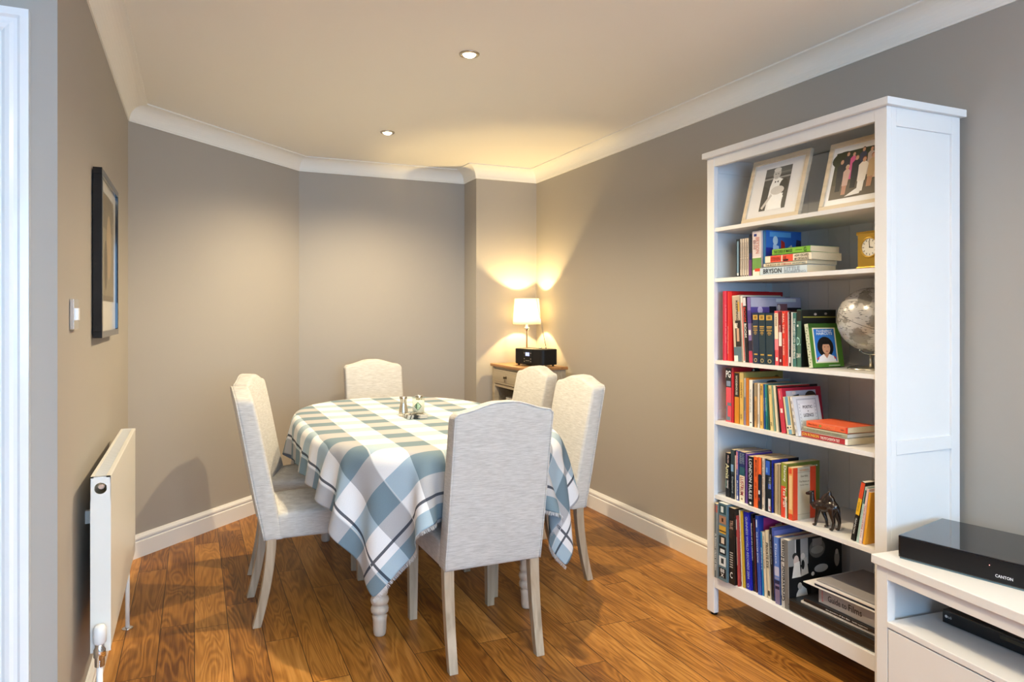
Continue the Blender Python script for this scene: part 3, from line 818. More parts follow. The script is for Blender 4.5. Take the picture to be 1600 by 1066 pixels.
lab = on_cyl(0.0313, [(0, -0.021), (0.006, -0.0148), (0.0125, -0.008), (0.019, 0), (0.0125, 0.008), (0.006, 0.0148), (0, 0.021), (-0.006, 0.0148), (-0.0125, 0.008), (-0.019, 0), (-0.0125, -0.008), (-0.006, -0.0148)], 0.040, a0, ink('3f5f4c'), '', t, 'label')
on_cyl(0.0315, [(0, -0.018), (0.0155, 0), (0, 0.018), (-0.0155, 0)], 0.040, a0, ink('9dbb98'), '', lab, 'label_centre')
def shaker(x, y, z, lab):
    t = tag(empty('salt_shaker' if 'left' in lab else 'pepper_shaker', (x, y, z)), lab, 'shaker')
    b = MB(); b.lathe([(0.0225, 0.0), (0.0235, 0.004), (0.0232, 0.014), (0.0215, 0.034), (0.0165, 0.056), (0.0155, 0.068), (0.0175, 0.082), (0.0195, 0.094)], 32, STEEL, cap=True); b.build('body', None, t)
    b = MB(); b.lathe([(0.0195, 0.0942), (0.0188, 0.0965), (0.010, 0.0975), (0.002, 0.098)], 32, CHROME); b.build('cap', None, t)
shaker(0.957, 3.478, tz, 'brushed steel waisted shaker standing left of the candle jar')
shaker(1.045, 3.500, tz, 'steel waisted shaker standing behind the candle jar')

# ------------------------------------------------------------------ corner cabinet
cx0, cx1, cy0, cy1, cz = 2.015, 2.345, 4.335, 4.865, 0.915
t = tag(empty('side_cabinet', ((cx0+cx1)/2, (cy0+cy1)/2, 0)), 'small taupe cabinet with brown wooden top in the far right corner', 'cabinet')
hx, hy = (cx1-cx0)/2, (cy1-cy0)/2
b = MB(); b.box((-hx-0.012, -hy-0.014, cz-0.020), (hx+0.012, hy+0.014, cz), CABT); b.build('cabinet_top', None, t, bevel=0.004)
b = MB()
for sx in (-1, 1):
    for sy in (-1, 1):
        x = sx*(hx-0.019); y = sy*(hy-0.019); b.box((x-0.019, y-0.019, 0), (x+0.019, y+0.019, cz-0.020), CABB)
for sy in (-1, 1): b.box((-hx+0.03, sy*(hy-0.012)-0.007, 0.09), (hx-0.03, sy*(hy-0.012)+0.007, cz-0.02), CABB)
b.box((hx-0.02, -hy+0.03, 0.09), (hx-0.008, hy-0.03, cz-0.02), CABB)
for z0, z1 in ((cz-0.035, cz-0.020), (cz-0.165, cz-0.145), (cz-0.33, cz-0.31), (0.09, 0.115)): b.box((-hx+0.004, -hy+0.036, z0), (hx-0.02, hy-0.036, z1), CABB)
b.build('carcass', None, t, bevel=0.002)
def drawer(z0, z1, out=0):
    b = MB(); b.box((-hx-0.002-out, -hy+0.042, z0), (-hx+0.016, hy-0.042, z1), CABB); d = b.build('drawer', None, t, bevel=0.003)
    b = MB(); b.box((-hx-0.004-out, -hy+0.062, z0+0.018), (-hx-0.001-out, hy-0.062, z1-0.018), CABB); b.build('drawer_panel', None, d, bevel=0.002)
    zc = (z0+z1)/2+0.004; X_ = -hx-0.006-out
    b = MB(); b.lathe([(0.010, 0), (0.010, 0.002), (0.004, 0.004), (0.004, 0.010), (0.009, 0.014), (0.008, 0.019), (0.002, 0.021)], 16, mat('dark_bronze', (0.06, 0.045, 0.03), 0.35, 1.0), Matrix.Translation((X_, 0, zc)) @ Matrix.Rotation(R(-90), 4, 'Y')); b.tube([(X_-0.012, -0.004, zc-0.004), (X_-0.014, -0.004, zc-0.030), (X_-0.012, 0.002, zc-0.034)], 0.002, 6, MATS[('dark_bronze',)])
    b.build('drawer_knob', None, d)
drawer(cz-0.142, cz-0.038); drawer(0.13, 0.36)
t = tag(empty('folded_napkin_pile', (cx0+0.14, 4.60, cz-0.308)), 'pile of white folded linen in the open compartment of the corner cabinet', 'linen')
b = MB()
for k in range(4): b.box((-0.10+0.004*k, -0.13, 0.018*k), (0.10, 0.13+0.003*k, 0.018*k+0.016))
b.build('folded_linen', mat('white_linen', (0.75, 0.74, 0.7), 0.9), t, bevel=0.006)

# radio
t = tag(empty('radio', (2.205, 4.525, cz), (0, 0, R(17))), 'black rounded box radio with small lit display and aerial on the corner cabinet', 'radio')
# local: front faces -x
b = MB(); L_, D_ = 0.150, 0.074; pts = []
for cxx, cyy, s0 in ((D_-0.02, -L_+0.02, -90), (D_-0.02, L_-0.02, 0), (-D_+0.03, L_-0.03, 90), (-D_+0.03, -L_+0.03, 180)):
    rr = 0.02 if cxx > 0 else 0.03
    for k in range(7): a = R(s0+k*15); pts.append((cxx+rr*math.cos(a), cyy+rr*math.sin(a)))
b.prism(pts, 0.010, 0.120, BLACKM); b.build('casing', None, t, bevel=0.006)
b = MB(); b.box((-D_-0.0022, -0.045, 0.018), (-D_+0.001, 0.045, 0.112), BLACKG); fp = b.build('control_panel', None, t, bevel=0.001)
m, nn, l, p = nt('radio_display'); p.inputs['Base Color'].default_value = (0.25, 0.3, 0.5, 1); p.inputs['Emission Color'].default_value = (0.42, 0.48, 0.9, 1); p.inputs['Emission Strength'].default_value = 0.8
b = MB(); b.box((-D_-0.003, -0.018, 0.070), (-D_-0.0018, 0.022, 0.095), m); b.build('display', None, fp)
for yy in (-0.033, 0.033):
    for zz in (0.032, 0.05, 0.09): 
        b = MB(); b.box((-D_-0.0035, yy-0.005, zz-0.003), (-D_-0.002, yy+0.005, zz+0.003), STEEL); b.build('button', None, fp)
b = MB(); b.box((-D_-0.003, -0.02, 0.035), (-D_-0.0018, 0.02, 0.039), STEEL); b.build('disc_slot', None, fp)
for yy in (-0.12, 0.12):
    for xx in (-0.05, 0.055):
        b = MB(); b.lathe([(0.008, 0.0), (0.008, 0.011)], 12, BLACKM, Matrix.Translation((xx, yy, 0))); b.build('foot', None, t)
ae = (0.055, -0.05, 0.120)
b = MB(); b.tube([ae, (0.055, -0.049, 0.135)], 0.004, 8, CHROME)
# aerial leans towards the far wall
b.tube([(0.055, -0.049, 0.133), (0.055, 0.030, 0.40), (0.055, 0.072, 0.56)], [0.0024, 0.0018, 0.0012], 8, CHROME); b.build('aerial', None, t)
b = MB(); b.ball((0.02, -0.03, 0.124), (0.012, 0.012, 0.006), CHROME); b.build('dial', None, t)

# table lamp
lx, ly = 2.238, 4.740
t = tag(empty('table_lamp', (lx, ly, cz)), 'lit table lamp with white drum shade and slim chrome stem behind the radio', 'lamp')
b = MB(); b.lathe([(0.055, 0), (0.055, 0.006), (0.045, 0.012), (0.012, 0.020), (0.008, 0.034)], 32, CHROME); b.build('base', None, t)
b = MB(); b.lathe([(0.0065, 0.030), (0.006, 0.235), (0.014, 0.245), (0.022, 0.262), (0.020, 0.266), (0.009, 0.268), (0.009, 0.285)], 24, CHROME); b.build('stem', None, t)
m, nn, l, p = nt('lamp_shade_fabric')
tr = nn.new('ShaderNodeBsdfTranslucent'); tr.inputs['Color'].default_value = (0.95, 0.92, 0.82, 1)
df = nn.new('ShaderNodeBsdfDiffuse'); df.inputs['Color'].default_value = (0.85, 0.80, 0.70, 1)
ms = nn.new('ShaderNodeMixShader'); ms.inputs[0].default_value = 0.45; l.new(tr.outputs[0], ms.inputs[1]); l.new(df.outputs[0], ms.inputs[2]); l.new(ms.outputs[0], nn['Material Output'].inputs['Surface'])
b = MB(); b.lathe([(0.104, 0.288), (0.090, 0.478), (0.0885, 0.478), (0.1025, 0.288), (0.104, 0.288)], 48, m, cap=False); sh = b.build('lamp_shade', None, t)
b = MB()
for a in (0, 120, 240): b.tube([(0, 0, 0.290), (0.102*math.cos(R(a)), 0.102*math.sin(R(a)), 0.290)], 0.0012, 6, CHROME)
b.build('shade_carrier', None, sh)
m2, nn, l, p = nt('bulb_glow'); p.inputs['Emission Color'].default_value = (1, 0.72, 0.35, 1); p.inputs['Emission Strength'].default_value = 20
b = MB(); b.ball((0, 0, 0.355), (0.016, 0.016, 0.026), m2); b.build('bulb', None, t)
l = bpy.data.lights.new('lamp_light', 'POINT'); l.energy = LAMP_POWER; l.color = LAMP_COL; l.shadow_soft_size = 0.012
o = bpy.data.objects.new('lamp_light', l); COL.objects.link(o); o.parent = t; o.location = (0, 0, 0.395)

# ------------------------------------------------------------------ bookcase
BX0, BX1, BY0, BY1 = 2.01, 2.364, 1.576, 2.444
SH = [0.175, 0.515, 0.830, 1.085, 1.432, 1.645]
t = tag(empty('bookcase', (0, 0, 0)), 'tall white wooden bookcase filled with books against the right wall', 'bookcase')
t.location = ((BX0+BX1)/2, (BY0+BY1)/2, 0)
OX, OY = t.location.x, t.location.y
def bx(a, c_, m, name, parent=None, bev=0.0015):
    b = MB(); b.box((a[0]-OX, a[1]-OY, a[2]), (c_[0]-OX, c_[1]-OY, c_[2]), m); return b.build(name, None, parent or t, bevel=bev)
bx((BX0-0.016, BY0-0.016, 1.945), (BX1+0.012, BY1+0.016, 1.970), WHITE, 'top_board', bev=0.002)
for y0, y1, nm in ((BY0, BY0+0.045, 'r'), (BY1-0.045, BY1, 'l')):
    inner = y0 if nm == 'r' else y1-0.020
    b = MB(); A = lambda a, c_: b.box((a[0]-OX, a[1]-OY, a[2]), (c_[0]-OX, c_[1]-OY, c_[2]), WHITE)
    yo0, yo1 = (y0, y0+0.022) if nm == 'r' else (y1-0.022, y1)
    A((BX0+0.020, yo0, 0.0), (BX0+0.044, yo1, 1.945)); A((BX1-0.042, yo0, 0.0), (BX1, yo1, 1.945))     # stiles
    for z0, z1 in ((1.885, 1.945), (0.828, 0.873), (0.11, 0.175)): A((BX0+0.044, yo0, z0), (BX1-0.042, yo1, z1))
    yp0, yp1 = (y0+0.007, y0+0.018) if nm == 'r' else (y1-0.018, y1-0.007)
    A((BX0+0.044, yp0, 0.11), (BX1-0.042, yp1, 1.945))
    b.build('side_panel', None, t, bevel=0.0012)
    bx((BX0, y0, 0.012 if nm == 'l' else 0.012), (BX0+0.020, y1, 1.945), WHITE, 'front_post')
    b = MB()
    for xx in (BX0+0.02, BX1-0.02):
        b.lathe([(0.014, 0.0), (0.014, 0.012)], 14, BLACKM, Matrix.Translation((xx-OX, (y0+0.012 if nm == 'r' else y1-0.022)-OY, 0)))
    b.build('foot_pad', None, t)
iy0, iy1 = BY0+0.0225, BY1-0.0225
bx((BX0+0.001, BY0+0.045, 1.905), (BX0+0.019, BY1-0.045, 1.945), WHITE, 'top_rail')
bx((BX0+0.001, BY0+0.045, 0.122), (BX0+0.019, BY1-0.045, 0.175), WHITE, 'bottom_rail')
for k, z in enumerate(SH):
    front = BX0+0.0195 if k == 0 else BX0+0.006
    if k == 0: bx((front, iy0, z-0.018), (BX1-0.012, iy1, z), WHITE, 'shelf')
    else:
        b = MB(); b.box((BX0+0.0205-OX, iy0-OY, z-0.0155), (BX1-0.012-OX, iy1-OY, z), WHITE); b.box((BX0+0.004-OX, BY0+0.0455-OY, z-0.0155), (BX0+0.0206-OX, BY1-0.0455-OY, z), WHITE)
        b.build('shelf', None, t)
# back of tongued boards
b = MB(); nb = 8; wdt = (iy1-iy0)/nb
for k in range(nb): b.box((BX1-0.011-OX, iy0+k*wdt+0.0008-OY, 0.12), (BX1-0.003-OX, iy0+(k+1)*wdt-0.0008-OY, 1.94), WHITE)
b.box((BX1-0.003-OX, iy0-OY, 0.12), (BX1-0.001-OX, iy1-OY, 1.94), WHITE)
b.build('back_panel', None, t)

# ------------------------------------------------------------------ television unit and boxes
ux, uy, ang = 1.920, 1.552, R(-5.1)
t = tag(empty('television_unit', (ux, uy, 0), (0, 0, ang)), 'white low media unit with open slot beside the bookcase', 'media unit')
# local: +x towards the wall, -y to the right along the front
L_, D_ = 1.30, 0.43
def tb(a, c_, name, parent=None, m=WHITE, bev=0.0015):
    b = MB(); b.box(a, c_, m); return b.build(name, None, parent or t, bevel=bev)
tb((-0.010, -L_, 0.513), (D_, 0.0, 0.540), 'top_board', bev=0.002)
b = MB()
for yy in (-0.052, -L_+0.012): b.box((0.0, yy, 0.0), (0.030, yy+0.040, 0.513), WHITE); b.box((0.030, yy if yy < -0.5 else yy+0.018, 0.0), (D_-0.01, yy+0.022 if yy < -0.5 else yy+0.040, 0.513), WHITE)
b.box((0.0, -L_+0.052, 0.476), (0.020, -0.052, 0.513), WHITE)
b.build('carcass', None, t, bevel=0.001)
tb((-0.002, -L_+0.052, 0.333), (D_-0.02, -0.0525, 0.351), 'shelf')
tb((D_-0.02, -L_+0.04, 0.05), (D_-0.012, -0.035, 0.51), 'back_panel')
for ya, yb in ((-0.055, -0.650), (-0.655, -1.245)):
    d = tb((0.0, yb, 0.055), (0.018, ya, 0.3285), 'drawer')
    tb((-0.016, (ya+yb)/2-0.02, 0.19), (0.001, (ya+yb)/2+0.02, 0.215), 'drawer_knob', d)
tb((0.01, -L_+0.052, 0.03), (0.028, -0.052, 0.052), 'plinth')

a2 = R(12.5)
t = tag(empty('sound_deck', (1.952, 1.492, 0.5402), (0, 0, a2)), 'large glossy black sound deck with rounded edge on top of the white media unit', 'speaker')
b = MB(); b.box((0.0, -0.56, 0.004), (0.30, 0, 0.070), mat('piano_black', (0.006, 0.006, 0.009), 0.06, coat=0.5)); cs = b.build('casing', None, t, bevel=0.003, bseg=3)
b = MB(); b.box((-0.0015, -0.555, 0.008), (0.002, -0.006, 0.066), BLACKM); gr = b.build('front_grille', None, t)
b = MB(); b.box((0.002, -0.558, 0.0), (0.29, -0.004, 0.006), mat('glass_base', (0.10, 0.16, 0.18), 0.08)); b.build('glass_base', None, t)
put_text('CANTON', (-0.0016, -0.280, 0.024), (0, -1, 0), (0, 0, 1), 0.042, 0.0082, ink('e8e8ea'), gr, 'logo')
m, nn, l, p = nt('standby_led'); p.inputs['Emission Color'].default_value = (1, 0.25, 0.2, 1); p.inputs['Emission Strength'].default_value = 3
b = MB(); b.ball((-0.002, -0.245, 0.048), 0.0012, m, seg=8, rings=6); b.build('standby_light', None, gr)

t = tag(empty('disc_player', (2.057, 1.425, 0.3515), (0, 0, R(-1))), 'slim black disc player in the open slot of the white media unit', 'disc player')
b = MB(); b.box((0, -0.43, 0.003), (0.22, 0, 0.042), BLACKG); b.build('casing', None, t, bevel=0.002)
b = MB(); b.box((-0.0012, -0.33, 0.024), (0.001, -0.17, 0.034), mat('player_slot', (0.04, 0.035, 0.02), 0.2)); b.build('disc_tray', None, t)
lg = put_text('LG', (-0.0004, -0.024, 0.024), (0, -1, 0), (0, 0, 1), 0.010, 0.0065, ink('d8d8d8'), t, 'logo')
b = MB(); b.lathe([(0.0042, 0.0), (0.0042, 0.0006)], 16, ink('d8d8d8'), Matrix.Translation((-0.0002, -0.0125, 0.024)) @ Matrix.Rotation(R(-90), 4, 'Y')); b.build('logo_disc', None, t)
for yy in (-0.04, -0.39):
    b = MB(); b.box((0.02, yy-0.01, 0), (0.04, yy+0.01, 0.0035), BLACKM); b.build('foot', None, t)
BOOKS = [
 ('up', 'books on the second shelf from the top', 2.06, 2.3218, 1.432, 0.0224, 0.1593, 0.13, 0, '15202a', 'thin black book with a pale blue streak, leftmost on the second shelf from the top', [], [(0.1, 0.95, '7fa0b4', 0.3, 0.7), (0.05, 0.12, 'e8e8e8', 0.3, 0.7)], [], 'y', 0),
 ('up', 'books on the second shelf from the top', 2.06, 2.2988, 1.432, 0.0126, 0.1589, 0.12, 0, 'cfc3b4', 'thin cream booklet, first of four identical from the left on the second shelf', [('Collected Stories', 0.2, 0.9, '8a7a6c', 0.45, 0, 'V')], [(0.02, 0.05, '303030', 0.2, 0.8)], [], 'y', 0),
 ('up', 'books on the second shelf from the top', 2.06, 2.2856, 1.432, 0.0125, 0.1589, 0.12, 0, 'cfc3b4', 'thin cream booklet, second of four identical from the left on the second shelf', [('Collected Stories', 0.2, 0.9, '8a7a6c', 0.45, 0, 'V')], [(0.02, 0.05, '303030', 0.2, 0.8)], [], 'y', 0),
 ('up', 'books on the second shelf from the top', 2.06, 2.2725, 1.432, 0.0124, 0.159, 0.12, 0, 'cfc3b4', 'thin cream booklet, third of four identical from the left on the second shelf', [('Collected Stories', 0.2, 0.9, '8a7a6c', 0.45, 0, 'V')], [(0.02, 0.05, '303030', 0.2, 0.8)], [], 'y', 0),
 ('up', 'books on the second shelf from the top', 2.06, 2.2596, 1.432, 0.0123, 0.159, 0.12, 0, 'cfc3b4', 'thin cream booklet, fourth of four identical from the left on the second shelf', [('Collected Stories', 0.2, 0.9, '8a7a6c', 0.45, 0, 'V')], [(0.02, 0.05, '303030', 0.2, 0.8)], [], 'y', 0),
 ('up', 'books on the second shelf from the top', 2.06, 2.2467, 1.432, 0.0176, 0.1731, 0.15, 0, '1c2c66', 'dark blue book between the cream booklets and the white and green book', [], [(0.0, 0.4, '6a3a7a', 0, 1), (0.55, 0.98, '202838', 0, 1)], [], 'y', 0),
 ('up', 'books on the second shelf from the top', 2.045, 2.2125, 1.432, 0.0525, 0.1799, 0.145, 0, 'd9cdcb', 'white book with green lower spine standing beside the blue picture cover on the second shelf', [('BRYSON', 0.5, 0.86, 'c8897c', 0.38, 0.1, 'V'), ('Bill', 0.6, 0.8, 'a07a78', 0.25, -0.22, 'V')], [(0.0, 0.42, '6f9a4f', 0, 1), (0.0, 0.14, 'e9e2d8', 0.1, 0.8), (0.1, 0.17, 'd8492f', 0.3, 0.9), (0.4, 0.43, 'e8ddd6', 0, 1), (0.88, 0.94, '1d2f7a', 0.2, 0.5)], [], 'y', 0),
 ('up', 'books on the second shelf from the top', 2.05, 2.1594, 1.432, 0.0183, 0.1791, 0.185, 0, '27528c', 'blue hardback with a colourful picture cover behind the lying stack on the second shelf', [], [(0.0, 1, '1d6aa0', 0.3, 0.8)], [('r', '2e64b4', (0.0, 0.0, 1, 1)), ('r', '1d2a8c', (0.0, 0.0, 0.45, 0.62)), ('r', '5fa0d8', (0.1, 0.86, 0.7, 0.97)), ('e', 'c8d4e0', (0.26, 0.78, 0.07, 0.1)), ('p', 'a9c3e2', ((0.16, 0.2), (0.35, 0.2), (0.36, 0.66), (0.2, 0.7))), ('p', 'b32820', ((0.4, 0.3), (0.56, 0.3), (0.52, 0.75), (0.42, 0.8))), ('p', 'd8d8c8', ((0.55, 0.6), (0.72, 0.7), (0.8, 0.45), (0.62, 0.38))), ('p', '161c40', ((0.78, 0.2), (0.98, 0.2), (0.99, 0.8), (0.86, 0.82))), ('e', 'c59ad8', (0.12, 0.25, 0.1, 0.12)), ('e', 'e8e8f0', (0.84, 0.36, 0.06, 0.09))], 'y', 1),
 ('flat', 'books on the second shelf from the top', 2.034, 1.9212, 1.4324, 0.03, 0.2354, 0.145, 0, 'c3d2dc', 'pale blue book lying at the bottom of the stack on the second shelf', [('BRYSON', 0.08, 0.48, '14181c', 0.62, 0, 'F'), ('LITTLE', 0.54, 0.86, '8d99a6', 0.5, 0.12, 'F'), ('DRIBBLING', 0.54, 0.98, '8d99a6', 0.26, -0.28, 'F')], [], [], 'y', 0),
 ('flat', 'books on the second shelf from the top', 2.034, 1.9212, 1.4632, 0.014, 0.2165, 0.15, 0, 'e8dcc0', 'thin cream book lying second from the bottom of the stack on the second shelf', [('THE BOOK OF', 0.05, 0.4, '4a3a1c', 0.5, 0, 'F'), ('UNCOMMON PRAYERS', 0.42, 0.66, 'b84a3a', 0.5, 0, 'F'), ('UNFORGETTABLE', 0.68, 0.97, '1c5a6a', 0.5, 0, 'F')], [], [], 'y', 0),
 ('flat', 'books on the second shelf from the top', 2.034, 1.9006, 1.478, 0.028, 0.2285, 0.15, 0, 'ece0c8', 'cream book with red lettering blocks lying third from the bottom on the second shelf', [('STEVEN', 0.14, 0.34, '8c1a14', 0.5, 0, 'F'), ('LEE', 0.4, 0.48, '8c1a14', 0.5, 0, 'F'), ('HOW I ESCAPED', 0.66, 0.95, '2c2418', 0.34, 0.2, 'F'), ('MY CERTAIN FATE', 0.66, 0.95, '2c2418', 0.34, -0.24, 'F')], [(0.12, 0.37, 'e8543c', 0.0, 0.92), (0.39, 0.62, 'e8543c', 0.05, 1), (0.41, 0.52, '1c1412', 0.62, 0.9)], [], 'y', 0),
 ('flat', 'books on the second shelf from the top', 2.034, 1.9065, 1.5068, 0.023, 0.1856, 0.145, 0, '7db83c', 'bright green paperback lying on top of the stack on the second shelf', [('THE CURSE OF MAPLES', 0.05, 0.55, '1c2c14', 0.5, 0, 'F'), ('G', 0.84, 0.91, '10180c', 0.7, 0, 'F')], [(0.62, 0.8, '3a5a20', 0.45, 0.55)], [], 'y', 0),
 ('up', 'books on the third shelf from the top', 2.036, 2.3763, 1.085, 0.0272, 0.2922, 0.23, 0, 'c3203c', 'tall crimson hardback, leftmost on the third shelf from the top', [('a history of the club', 0.25, 0.8, 'f0a0a8', 0.2, 0.3, 'V')], [(0, 1, 'e8607c', 0.55, 0.68)], [], 'y', 1),
 ('up', 'books on the third shelf from the top', 2.036, 2.3475, 1.085, 0.0268, 0.29, 0.28, 0, 'c8181a', 'tall bright red hardback second from left on the third shelf', [('the complete record book', 0.1, 0.5, 'f4c0b8', 0.2, -0.3, 'V')], [(0, 1, 'e04a3a', 0.25, 0.4)], [], 'y', 1),
 ('up', 'books on the third shelf from the top', 2.036, 2.3059, 1.085, 0.0481, 0.2719, 0.22, 3, 'c8bca4', 'magazine-like book with dark figures on its spine beside the red hardbacks', [('KEEPING UP', 0.5, 0.92, '3a342c', 0.25, 0.1, 'V')], [(0.0, 0.22, '56707c', 0, 1), (0.0, 0.09, 'e8e4dc', 0.0, 0.5), (0.22, 0.62, '2a2624', 0.3, 1), (0.3, 0.5, 'c9a288', 0.45, 0.75), (0.5, 0.58, 'e0d8cc', 0.2, 0.6), (0.62, 0.98, 'b9a892', 0, 1), (0.75, 0.9, 'caa24c', 0.65, 0.9)], [], 'y', 0),
 ('up', 'books on the third shelf from the top', 2.036, 2.2543, 1.085, 0.0131, 0.2687, 0.23, 3.6, 'e9e2d8', 'slim white and red book with BOOM lettering neighbour on its right on the third shelf', [], [(0.02, 0.9, 'd8503c', 0.5, 0.9)], [], 'y', 0),
 ('up', 'books on the third shelf from the top', 2.036, 2.2389, 1.085, 0.0177, 0.2657, 0.24, 3.8, '16141a', 'slim black book with BOOM BOOM lettering on the third shelf', [('BOOM', 0.62, 0.84, 'e03c34', 0.7, 0, 'V'), ('BOOM', 0.38, 0.59, 'f2f2f2', 0.7, 0, 'V')], [(0.86, 0.99, 'd8d4d8', 0, 1)], [], 'y', 0),
 ('up', 'books on the third shelf from the top', 2.036, 2.2189, 1.085, 0.0211, 0.263, 0.27, 3.2, '7d6aa8', 'purple picture book rising behind the three navy volumes on the third shelf', [], [(0.0, 0.18, 'c03a5c', 0, 1), (0.18, 0.34, '2a2440', 0, 1), (0.6, 0.8, '4c3a86', 0, 1), (0.42, 0.5, 'e8e8f0', 0.2, 0.8)], [('r', 'b9b4c4', (0, 0, 1, 1)), ('r', 'e6e2e0', (0.5, 0.93, 0.9, 0.98)), ('r', '5a4a92', (0, 0.6, 0.36, 0.85)), ('e', 'c9b8d8', (0.18, 0.8, 0.05, 0.06)), ('r', '1c1a2c', (0.36, 0.6, 0.5, 0.86)), ('r', '8a5c60', (0.52, 0.55, 0.72, 0.9)), ('e', 'e8d8d0', (0.55, 0.84, 0.03, 0.05)), ('r', '17141c', (0.72, 0.5, 1, 0.84))], 'y', 0),
 ('up', 'books on the third shelf from the top', 2.02, 2.1802, 1.085, 0.0328, 0.2006, 0.16, 1.2, '1c2f48', 'navy volume with gold spine lettering, left of the matching three on the third shelf', [('O', 0.03, 0.11, 'c8b078', 0.5, 0, 'H')], [(0.86, 0.96, 'c9a24a', 0.12, 0.88), (0.88, 0.94, '8c6a24', 0.3, 0.7), (0.72, 0.745, 'c9a24a', 0.15, 0.85), (0.69, 0.705, 'c9a24a', 0.2, 0.8), (0.65, 0.67, 'c9a24a', 0.15, 0.85), (0.62, 0.635, 'c9a24a', 0.3, 0.7), (0.595, 0.61, 'c9a24a', 0.25, 0.75), (0.57, 0.582, 'c9a24a', 0.35, 0.65), (0.17, 0.2, 'c9a24a', 0.25, 0.8)], [], 'y', 1),
 ('up', 'books on the third shelf from the top', 2.02, 2.1459, 1.085, 0.0344, 0.1998, 0.16, 1.2, '1d3440', 'navy volume with gold spine lettering, middle of the matching three on the third shelf', [('O', 0.03, 0.11, 'c8b078', 0.5, 0, 'H')], [(0.86, 0.96, 'c9a24a', 0.12, 0.88), (0.88, 0.94, '8c6a24', 0.3, 0.7), (0.72, 0.745, 'c9a24a', 0.15, 0.85), (0.69, 0.705, 'c9a24a', 0.2, 0.8), (0.65, 0.67, 'c9a24a', 0.15, 0.85), (0.62, 0.635, 'c9a24a', 0.3, 0.7), (0.595, 0.61, 'c9a24a', 0.25, 0.75), (0.57, 0.582, 'c9a24a', 0.35, 0.65), (0.17, 0.2, 'c9a24a', 0.25, 0.8)], [], 'y', 1),
 ('up', 'books on the third shelf from the top', 2.02, 2.1094, 1.085, 0.0395, 0.199, 0.16, 1.2, '1d3440', 'navy volume with gold spine lettering, right of the matching three on the third shelf', [('O', 0.03, 0.11, 'c8b078', 0.5, 0, 'H')], [(0.86, 0.96, 'c9a24a', 0.12, 0.88), (0.88, 0.94, '8c6a24', 0.3, 0.7), (0.72, 0.745, 'c9a24a', 0.15, 0.85), (0.69, 0.705, 'c9a24a', 0.2, 0.8), (0.65, 0.67, 'c9a24a', 0.15, 0.85), (0.62, 0.635, 'c9a24a', 0.3, 0.7), (0.595, 0.61, 'c9a24a', 0.25, 0.75), (0.57, 0.582, 'c9a24a', 0.35, 0.65), (0.17, 0.2, 'c9a24a', 0.25, 0.8)], [], 'y', 1),
 ('up', 'books on the third shelf from the top', 2.025, 2.0692, 1.085, 0.0204, 0.2078, 0.2, 1, 'e0555c', 'pink and cream paperback right of the navy volumes on the third shelf', [('3 KINGS', 0.72, 0.94, '6a3a34', 0.35, 0, 'V')], [(0.48, 0.96, 'eadbc0', 0, 1), (0.28, 0.48, 'e8848c', 0, 1), (0.08, 0.15, 'f4e8e0', 0.3, 0.8)], [], 'y', 0),
 ('up', 'books on the third shelf from the top', 2.025, 2.0475, 1.085, 0.0157, 0.2053, 0.2, 1, '7c1420', 'dark red book with white label right of the pink paperback on the third shelf', [('SECOND', 0.6, 0.75, 'f0e0e0', 0.35, 0, 'V')], [(0.36, 0.62, 'efe4dc', 0, 1), (0.07, 0.12, 'f2e8e4', 0.3, 0.7)], [], 'y', 0),
 ('up', 'books on the third shelf from the top', 2.025, 2.0308, 1.085, 0.0171, 0.2053, 0.2, 1, 'e03424', 'scarlet paperback with white title on the third shelf', [('REAL TIME', 0.6, 0.96, 'f8c8b8', 0.5, 0, 'V'), ('NICK ROGERS', 0.2, 0.5, 'f8d8c8', 0.4, 0, 'V')], [], [], 'y', 0),
 ('up', 'books on the third shelf from the top', 2.036, 2.0131, 1.085, 0.004, 0.2028, 0.19, 0.8, 'ece6da', 'slim white book right of the scarlet paperback on the third shelf', [], [], [], 'y', 0),
 ('up', 'books on the third shelf from the top', 2.036, 2.0085, 1.085, 0.009, 0.2076, 0.2, 0.8, '1c1a1e', 'black paperback with white dot at the foot of its spine on the third shelf', [('THE SECRET FOOTBALLER', 0.3, 0.95, 'a8a0a4', 0.42, 0, 'V')], [(0.06, 0.17, 'e8e8e4', 0.1, 0.9)], [], 'y', 0),
 ('up', 'books on the third shelf from the top', 2.036, 1.9981, 1.085, 0.0058, 0.2028, 0.12, 0, 'e4e2d8', 'very thin white book left of the teal paperback on the third shelf', [], [], [], 'y', 0),
 ('up', 'books on the third shelf from the top', 2.036, 1.9913, 1.085, 0.0181, 0.2004, 0.13, 0, '3f726c', 'teal paperback with white title on the third shelf', [('THE DAMNED UTD', 0.45, 0.9, 'e8f0ec', 0.5, 0, 'V'), ('DAVID PEACE', 0.15, 0.42, 'f4f8f4', 0.5, 0, 'V')], [], [], 'y', 0),
 ('up', 'books on the third shelf from the top', 2.036, 1.9719, 1.085, 0.0215, 0.2122, 0.175, 0, '40685a', 'dark green and black book with big white letters behind the haircuts cover', [('D.', 0.38, 0.52, 'a8d8d0', 0.85, 0, 'H'), ('DAV', 0.16, 0.24, 'e8e8e0', 0.9, 0, 'H')], [(0.8, 0.99, '1c201c', 0, 1), (0.7, 0.74, 'd8e0d8', 0.0, 0.4)], [('r', '191a18', (0, 0, 1, 1)), ('r', '5a5650', (0.3, 0.4, 0.9, 0.7)), ('r', '908a3c', (0.05, 0.86, 1, 0.88)), ('e', 'b0a8a0', (0.4, 0.92, 0.04, 0.02)), ('e', 'a09890', (0.7, 0.93, 0.04, 0.02))], 'y', 0),
